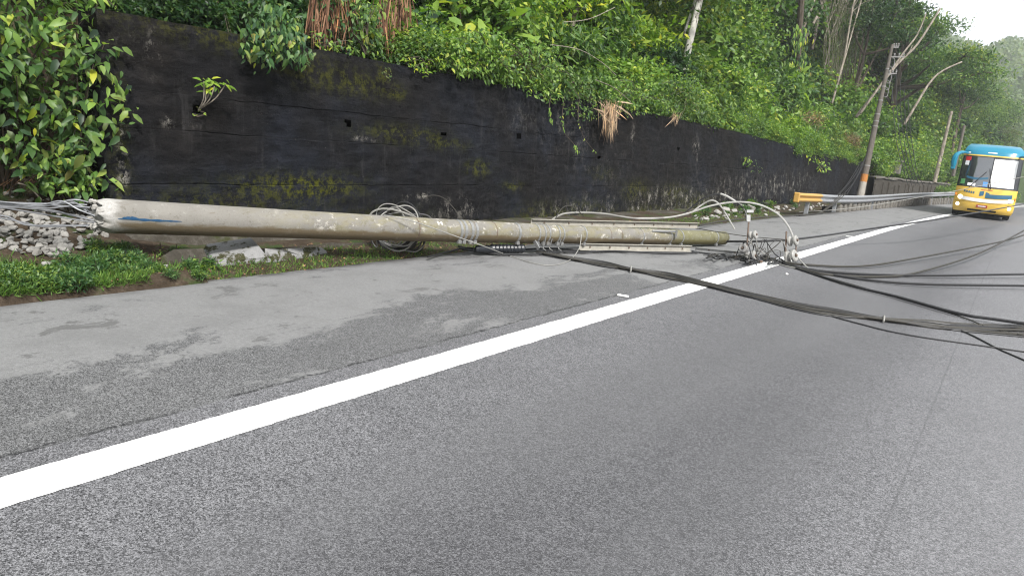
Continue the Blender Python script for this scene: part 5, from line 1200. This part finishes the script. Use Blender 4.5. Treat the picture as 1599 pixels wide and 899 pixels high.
# trees
def tree_mesh(kind, H, blobs, mat, n_clump, per, L, W, seed, bark='bark', trunk_r=.16, T=TQ, droop=.3, flat_=.2, lean=(0, 0), clump=.55):
    P, D, N, LL, WW, ti, c = blob_leaves(blobs, n_clump, per, L, W, clump, droop, .35, flat_, seed)
    cr = leaf_mesh(kind + '_crown', P, D, N, LL, WW, ti, mat, T)
    qq = random.Random(seed); m = MB(); top = Vector((lean[0], lean[1], H * .8)); mid = Vector((lean[0] * .4, lean[1] * .4, H * .42))
    m.tube(spline([Vector((0, 0, -.6)), mid, top], 5), [trunk_r * (1 - .075 * i) for i in range(11)], 8)
    axis = spline([Vector((0, 0, -.6)), mid, top], 5)
    for b in blobs:
        bc = Vector(b[:3]); a = axis[qq.randrange(4, 9)]; m.tube(spline([a, a.lerp(bc, .55) + Vector((0, 0, -.2)), bc], 4), [trunk_r * .45 * (1 - .08 * i) for i in range(9)], 6, False)
        for k in range(5):
            e = c[qq.randrange(len(c))]
            e = Vector(min(c, key=lambda v: (Vector(v) - bc - Vector((qq.uniform(-1, 1), qq.uniform(-1, 1), qq.uniform(-.5, .8)))).length)); m.tube([bc, bc.lerp(e, .5), e], [trunk_r * .16, trunk_r * .12, trunk_r * .06], 4, False)
    me = bpy.data.meshes.new(kind + '_trunk'); me.from_pydata([tuple(v) for v in m.v], [], m.f); me.materials.append(MT[bark]); me.polygons.foreach_set('use_smooth', [True] * len(me.polygons))
    return cr, me
def put_tree(meshes, s_, y, sc_, label, group=None, rz=None, name='forest_tree', dz=0):
    r = thing(name, label, 'tree', rp(s_, y, hz(s_, y) + dz), group); r.scale = (sc_,) * 3; r.rotation_euler = (0, 0, q.uniform(0, 6.28) if rz is None else rz)
    c = link('crown', meshes[0], r); c['kind'] = 'stuff'; link('trunk', meshes[1], r); return r
def rblobs(seed, H, n, spread, lo, r):
    k = random.Random(seed); out = []
    for i in range(n):
        a = k.uniform(0, 6.28); d = spread * k.random() ** .6; out.append((math.cos(a) * d, math.sin(a) * d, H * k.uniform(lo, 1), r * k.uniform(.7, 1.2), r * k.uniform(.7, 1.2), r * k.uniform(.5, .85)))
    return out
TK = [tree_mesh('tall', 10, rblobs(1, 10, 9, 2.2, .4, 1.7), 'leaf_dark', 330, 22, .3, .15, 61), tree_mesh('round', 8, rblobs(2, 8, 8, 2.2, .35, 1.8), 'leaf_mid', 330, 22, .28, .14, 62),
      tree_mesh('loose', 9, rblobs(3, 9, 8, 2.4, .45, 1.4), 'leaf_olive', 260, 20, .3, .12, 63, 'pale_bark'), tree_mesh('bushy', 7, rblobs(4, 7, 8, 1.9, .25, 1.6), 'leaf_bright', 300, 22, .26, .14, 64)]
TD = ['tall dark crowned forest tree', 'round mid green forest tree', 'loose olive forest tree', 'bushy bright forest tree']
for (s0, y0, y1, st, zone, wts) in ((-14.5, 9, 60, 3.3, 'behind the slope bushes', (4, 3, 1, 2)), (-18, 4, 75, 4.0, 'further up the slope', (4, 3, 1, 1)), (-23, 4, 95, 4.6, 'far up the slope', (4, 3, 1, 1)), (-12.5, 66, 130, 4.2, 'on the far bank', (2, 4, 1, 2)), (-30, 10, 120, 6.5, 'on the slope crest', (4, 3, 1, 1))):
    y = y0
    while y < y1:
        k = q.choices(range(4), wts)[0]; put_tree(TK[k], s0 + q.uniform(-1, 1), y, q.uniform(.75, 1.25), TD[k] + ' ' + zone, TD[k] + 's ' + zone); y += st * q.uniform(.8, 1.2)
# the spreading tree above the far road
bl = [(0, 0, 9.5, 2.4, 2.4, 1.5), (-2.2, 1, 11.2, 2.2, 2.2, 1.2), (.6, -1, 12.2, 1.9, 2.0, 1.1), (2.3, .5, 9.6, 1.5, 1.6, .7), (4.0, 1.2, 7.7, 1.7, 1.6, .6), (5.3, 1.8, 6.7, 1.2, 1.3, .42), (2.6, 0, 7.2, 1.6, 1.5, .6), (-1.4, -1, 13.6, 2.0, 2.2, 1.1), (-3, 0, 8.2, 1.8, 1.8, 1.2), (-.2, 0, 14.8, 1.8, 2, 1.0), (4.2, 0, 5.9, 1.4, 1.3, .4)]
TS = tree_mesh('spreading', 13, bl, 'leaf_mid', 620, 24, .26, .12, 71, 'bark', .3, TQ, .1, .8, (.5, 0), .5)
put_tree(TS, -10.2, 62, 1.0, 'great spreading tree with layered boughs reaching over the far road', rz=-.45, name='spreading_tree')
TS2 = tree_mesh('upper', 9, [(0, 0, 7.5, 2, 2, 1), (1.5, .5, 8.6, 1.5, 1.4, .7), (-1.4, 0, 8.9, 1.6, 1.6, .9), (2.6, 0, 7.2, 1.2, 1.2, .5), (.2, .3, 10, 1.5, 1.4, .7)], 'leaf_dark', 260, 22, .24, .11, 72, 'bark', .2, TQ, .1, .7, (.3, 0), .45)
put_tree(TS2, -10.5, 52, 1.0, 'dark feathery tree standing directly behind the leaning pole top', rz=0, name='spreading_tree')
put_tree(TS2, -8.6, 82, 1.15, 'thin layered tree at the far bend above the bus roof', rz=1.2, name='spreading_tree')
# named trunks
def bare_trunk(name, label, pts, s0, ra, rb, mat, crown=None, cs=1.0, limbs=0):
    P = [sp(a, b, s0) if s0 < 0 else dp(a, b, s0) for a, b in pts]; d = (P[-1] - P[-2]).normalized()
    P0 = P[0] - (P[1] - P[0]).normalized() * 1.2
    r = thing(name, label, 'tree', P0); A = [P0] + P + ([P[-1] + d * 3.0] if pts[-1][1] <= 0 else []); sp_l = spline(A, 5); n_ = len(sp_l) - 1
    m = MB(); m.tube(sp_l, [ra + (rb - ra) * i / n_ for i in range(n_ + 1)], 10); m.build('trunk', mat, r, smooth=True)
    qq = random.Random(len(label))
    for i in range(limbs):
        a = sp_l[qq.randrange(n_ // 3, n_)]; e = a + Vector((qq.uniform(-.6, .8), qq.uniform(-.9, .9), qq.uniform(.2, 1.2))) * qq.uniform(.8, 1.6)
        m = MB(); m.tube(spline([a, a.lerp(e, .5) + Vector((0, 0, .15)), e], 4), [rb * .6 * (1 - i_ / 10) for i_ in range(9)], 5); m.build('limb', mat, r)
    if crown:
        c = link('crown', crown, r); c.location = A[-1] - Vector((0, 0, 6.5 * cs)) - P0; c.scale = (cs,) * 3; c['kind'] = 'stuff'
    return r
bare_trunk('white_trunk_tree', 'tree with pale blotched white trunk above the wall', [(1066, 118), (1078, 62), (1093, 0)], -9.4, .12, .095, 'white_bark', TK[1][0], .8)
bare_trunk('white_trunk_tree', 'thinner grey stem close left of the white blotched trunk', [(1057, 90), (1071, 45), (1086, 0)], -10, .05, .045, 'white_bark', TK[1][0], .5)
bare_trunk('brown_trunk_tree', 'short visible pinkish brown trunk at the top edge above the glossy bush', [(894, 36), (905, 0)], -10.0, .09, .075, 'pale_bark', TK[0][0], .6)
bare_trunk('dead_tree', 'pale dead tree leaning right behind the top of the leaning pole', [(1357, 157), (1400, 102), (1432, 70), (1468, 14)], 41.5, .085, .05, 'pale_bark', limbs=2)
bare_trunk('dead_tree', 'second thinner pale stem leaning beside the dead tree', [(1363, 150), (1410, 84), (1432, 55), (1446, 22)], 41.0, .06, .035, 'pale_bark', limbs=1)
bare_trunk('dead_tree', 'curved bare grey limb reaching right below the spreading tree', [(1428, 168), (1450, 132), (1470, 112), (1502, 97)], 44, .08, .045, 'pale_bark')
bare_trunk('slim_tree', 'slim pale forked stem in front of the brown thicket', [(1307, 132), (1318, 90), (1330, 20), (1335, 0)], -10.5, .06, .05, 'pale_bark', limbs=3)
bare_trunk('slim_tree', 'second slim pale stem right of the forked one', [(1309, 128), (1328, 60), (1345, 0)], -10.7, .05, .04, 'pale_bark', limbs=3)
for i, a in enumerate(((1252, 50, 1272, 0), (1262, 52, 1290, 0), (1274, 48, 1284, 0))): bare_trunk('slim_tree', ('left', 'middle', 'right')[i] + ' of three thin grey trunks above the yellow leaved climber', [(a[0], a[1]), ((a[0] + a[2]) / 2, a[1] / 2), (a[2], a[3])], -13, .1, .08, 'pale_bark')
cl = thing('climber_trunk', 'tree trunk wrapped in large yellow green climber leaves', 'climber', sp(1243, 150, -11))
P = [sp(1242, 160, -11), sp(1245, 100, -11), sp(1250, 20, -11), sp(1252, -10, -11)]; m = MB(); m.tube(spline(P, 4), .16, 8); m.build('trunk', 'bark', cl)
for i in range(230):
    t_ = q.random(); px = 1242 + 9 * t_ + q.gauss(0, 9); py = 158 - 125 * t_
    place_leaf(LEAF[(q.choice(['lime', 'bright', 'dark']), i % 3)], cl, sp(px, py, -10.8 + q.uniform(-.2, .2)), (.3, q.gauss(0, .5), -.9), (1, -.3, .5), q.uniform(.25, .42))
# brown bare thicket of thin stems
th = thing('bare_thicket', 'brownish thicket of thin bare stems and dry twigs above the far wall', 'thicket', sp(1315, 130, -11.5)); m = MB()
for i in range(60):
    a = q.uniform(1285, 1340); P = [sp(a, q.uniform(110, 140), -11.5), sp(a + q.uniform(-4, 10), 60, -11.5), sp(a + q.uniform(-12, 34), -20, -11.3)]; m.tube(spline(P, 4), .022, 4, False)
m.build('stem', 'pale_bark', th)
k = np.random.default_rng(8); pts = np.array([tuple(sp(q.uniform(1285, 1352), q.uniform(-30, 120) , -11.3 + q.uniform(-.6, .6)) - wloc(th)) for _ in range(2600)])
D = k.normal(size=pts.shape) * .5 + np.array([.1, 0, .8]); L_ = k.uniform(.3, .8, len(pts)); f = link('twigs', leaf_mesh('twigs', pts, D, k.normal(size=pts.shape), L_, L_ * .035, k.normal(.3, .2, len(pts)), 'leaf_olive', TQ), th); f['kind'] = 'stuff'

# grass, weeds and litter on the verge
k = np.random.default_rng(12)
def scatter(n, sfun, y0, y1): 
    out = []
    for _ in range(n):
        y = y0 + (y1 - y0) * k.random() ** 1.5; s_ = sfun(y); out.append((s_, y))
    return out
def verge_pts(n, y0, y1, lo, hi): return np.array([tuple(rp(s_, y, hz(s_, y) - .005)) for s_, y in scatter(n, lambda y: k.uniform(lo, hi), y0, y1)])
pts = np.concatenate([verge_pts(9000, 1.0, 26, -6.95, -6.28), verge_pts(3500, 1.0, 7, -6.6, -6.27)]); L_ = k.uniform(.03, .085, len(pts)); D = k.normal(size=pts.shape) * .55 + np.array([0, 0, .8])
o = link('verge_grass', leaf_mesh('verge_grass', pts, D, k.normal(size=pts.shape), L_, L_ * .11, k.normal(.4, .25, len(pts)), 'grass', TQ)); tag(o, 'short patchy grass strip along the edge of the shoulder', 'grass', kind='stuff')
pts = []
while len(pts) < 6500:
    px, py = k.uniform(-60, 235), k.uniform(384, 466); top_ = np.interp(px, [-60, 0, 60, 110, 150, 185, 215, 235], [412, 412, 416, 418, 392, 396, 422, 432]); bot = 466 - .095 * px
    if top_ + 8 * k.normal() < py < bot: pts.append(tuple(on_ground(px, py, -.005)))
pts = np.array(pts); L_ = k.uniform(.03, .1, len(pts)); D = k.normal(size=pts.shape) * .6 + np.array([0, 0, .8])
o = link('tall_grass', leaf_mesh('tall_grass', pts, D, k.normal(size=pts.shape), L_, L_ * .1, k.normal(.35, .2, len(pts)), 'grass', TQ)); tag(o, 'lush taller grass below the rubble heap at left', 'grass', kind='stuff')
pts = verge_pts(2600, 1, 16, -7.2, -6.2); L_ = k.uniform(.02, .06, len(pts)); D = k.normal(size=pts.shape) * np.array([1, 1, .25]); N = k.normal(size=pts.shape) * .3 + np.array([0, 0, 1]); pts[:, 2] += .012
o = link('leaf_litter', leaf_mesh('leaf_litter', pts, D, N, L_, L_ * .45, k.normal(.5, .25, len(pts)), 'litter', TA)); tag(o, 'brown leaf litter scattered on the verge soil', 'leaf litter', kind='stuff')
WD = [make_bush('weed', 1, 'leaf_mid', 40, 11, .34, .16, .1, 91, TA, 0, [(0, 0, .5, .9, .9, .6)], .25), make_bush('weed2', 1, 'leaf_blue', 36, 10, .42, .13, .1, 92, TA, 0, [(0, 0, .6, .8, .8, .7)], .25)]
for i in range(64):
    px = q.uniform(-40, 215) if i > 12 else q.uniform(215, 330); py = q.uniform(384, 456) - max(0, px - 120) * .04
    if px < 125 and py < 416: py += 34
    if px > 215: py = q.uniform(415, 434)
    p = on_ground(px, py); put_plant('weed', WD[i % 2], p - Vector((0, 0, .02)), q.uniform(.06, .125) * (1 if px < 215 else .7), q.uniform(0, 6), ('fresh bright leafy weed' if i % 2 == 0 else 'darker narrow leafy weed') + ' in the verge grass', 'weed', ('bright' if i % 2 == 0 else 'darker') + ' weeds below the rubble')
for i in range(26):
    px = q.uniform(1085, 1330); py = 344 - (px - 1080) * .115 + q.uniform(-16, 2); p = on_ground(px, py); put_plant('weed', WD[i % 2], p, q.uniform(.08, .2), q.uniform(0, 6), ('bright' if i % 2 == 0 else 'dull') + ' low weed at the far wall foot', 'weed', ('bright' if i % 2 == 0 else 'dull') + ' weeds along the far foot of the wall')
for (px, py, n_, sz, lab) in ((311, 420, 12, .1, 'broad leaved seedling at the asphalt edge under the pole'), (340, 420, 8, .085, 'second smaller broad leaved seedling right of the first'), (366, 412, 4, .06, 'tiny two leaved seedling before the broken slab'), (276, 390, 4, .09, 'single broad leaf plant on the muddy gutter block'), (250, 398, 12, .05, 'thin yellowish weed left of the muddy gutter block')):
    b = on_ground(px, py); r = thing('seedling', lab, 'plant', b)
    for i in range(n_):
        a = i * 2.4; place_leaf(LEAF[('bright', i % 3)], r, b + Vector((math.cos(a) * .02, math.sin(a) * .02, .02 + .008 * i)), (math.cos(a), math.sin(a), q.uniform(.0, .6)), (0, 0, 1), sz * q.uniform(.7, 1.1))
    m = MB(); m.tube([b - Vector((0, 0, .03)), b + Vector((0, 0, .03 + .008 * n_))], .005, 5); m.build('stem', 'bark', r)

# ------------------------------------------------------------------ far misty hill with its forest
ridge_px = [(1150, -60), (1400, 20), (1480, 62), (1530, 84), (1560, 78), (1580, 70), (1600, 84), (1700, 150), (1900, 240)]
def ridge(x):                                    # ridge height by position along the far crest
    P = [yp(a, b, 330) for a, b in ridge_px]
    for a, b in zip(P, P[1:]):
        if x <= b.x: 
            u = max(0, (x - a.x) / (b.x - a.x)); return a.z + (b.z - a.z) * u
    return P[-1].z
xs_ = frange(-170, 190, 10); vs = []; fs = []
lev = [(150, -1), (175, .04), (210, .25), (250, .5), (290, .78), (330, .97), (380, 1.02), (460, .9)]
for x in xs_:
    h = ridge(x)
    for yv, f in lev: vs.append((x, yv + .15 * abs(x - 20), h * f + (4 * fbm(x * .03, yv * .03) if f > 0 else 0)))
for i in range(len(xs_) - 1):
    for j in range(len(lev) - 1): a = i * len(lev) + j; fs.append((a, a + len(lev), a + len(lev) + 1, a + 1))
me = bpy.data.meshes.new('far_hill'); me.from_pydata(vs, [], fs); me.materials.append(MT['fog_hill_soil']); tag(link('far_hill', me), kind='structure')
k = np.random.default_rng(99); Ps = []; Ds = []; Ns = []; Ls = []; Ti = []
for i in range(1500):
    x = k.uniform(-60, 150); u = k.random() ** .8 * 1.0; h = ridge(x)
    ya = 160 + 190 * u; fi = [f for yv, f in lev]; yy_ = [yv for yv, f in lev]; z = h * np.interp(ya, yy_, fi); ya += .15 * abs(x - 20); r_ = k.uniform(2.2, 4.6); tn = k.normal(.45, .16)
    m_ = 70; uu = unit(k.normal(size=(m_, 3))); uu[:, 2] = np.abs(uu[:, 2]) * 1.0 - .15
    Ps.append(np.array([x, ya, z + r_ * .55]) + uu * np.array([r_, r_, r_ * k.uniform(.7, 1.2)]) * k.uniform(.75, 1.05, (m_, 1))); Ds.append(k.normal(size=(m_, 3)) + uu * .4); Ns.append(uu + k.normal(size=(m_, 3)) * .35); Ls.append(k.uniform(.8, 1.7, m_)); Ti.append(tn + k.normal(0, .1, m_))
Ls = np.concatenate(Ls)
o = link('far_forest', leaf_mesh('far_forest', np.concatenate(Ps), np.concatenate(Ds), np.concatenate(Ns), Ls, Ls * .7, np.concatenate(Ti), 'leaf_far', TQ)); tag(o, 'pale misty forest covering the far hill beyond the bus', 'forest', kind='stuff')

# ------------------------------------------------------------------ haze
HAZE = 0.0009
if HAZE:
    m = MB(); m.box((-20, 180, 48), (560, 900, 112)); MT['haze'] = bpy.data.materials.new('haze'); MT['haze'].use_nodes = True
    t_ = MT['haze'].node_tree; t_.nodes.clear(); v_ = t_.nodes.new('ShaderNodeVolumePrincipled'); v_.inputs['Color'].default_value = (.93, .96, 1, 1); v_.inputs['Density'].default_value = HAZE; v_.inputs['Anisotropy'].default_value = .2
    o_ = t_.nodes.new('ShaderNodeOutputMaterial'); t_.links.new(v_.outputs[0], o_.inputs['Volume'])
    tag(m.build('haze', 'haze'), 'thin pale mist over the road and the far hill', 'haze', kind='stuff')

# ------------------------------------------------------------------ labels: tell look-alikes apart by a landmark near them
bpy.context.view_layer.update()
WMARKS = [(76, 'grey chunk'), (203, 'mossy lump'), (311, 'first seedling'), (1168, 'left rack'), (1243, 'rail end')]
MARKS = [(100, 'climber'), (440, 'round shrub'), (520, 'brown root curtain'), (655, 'big leaved plant'), (830, 'glossy bush'), (950, 'dead frond'), (1075, 'white trunk'), (1243, 'climber trunk'), (1315, 'brown thicket'), (1370, 'leaning pole'), (1465, 'bare limb'), (1535, 'bus')]
ORD = ['first', 'second', 'third', 'fourth', 'fifth', 'sixth', 'seventh', 'eighth', 'ninth', 'tenth', 'eleventh', 'twelfth', 'thirteenth', 'fourteenth', 'fifteenth', 'sixteenth', 'seventeenth', 'eighteenth', 'nineteenth', 'twentieth']
by_lab = {}
for o in COL.objects:
    if o.parent is None and o.get('category') in ('bush', 'fern', 'tree', 'weed', 'stone') and o.get('group'): by_lab.setdefault(o['label'], []).append(o)
for lab, os_ in by_lab.items():
    if len(os_) < 2: continue
    sub = {}
    for o in os_:
        x = proj(o.location + Vector((0, 0, .5)))[0]; mk = min(WMARKS if o['category'] in ('weed', 'stone') else MARKS, key=lambda m_: abs(m_[0] - x)); sub.setdefault((mk, x >= mk[0]), []).append((abs(x - mk[0]), o.name, o))
    for (mk, right), L in sub.items():
        for i, (_, _, o) in enumerate(sorted(L)): o['label'] = lab + ', ' + (ORD[i] + ' ' if len(L) > 1 and i < 12 else '') + ('right' if right else 'left') + ' of the ' + mk[1]
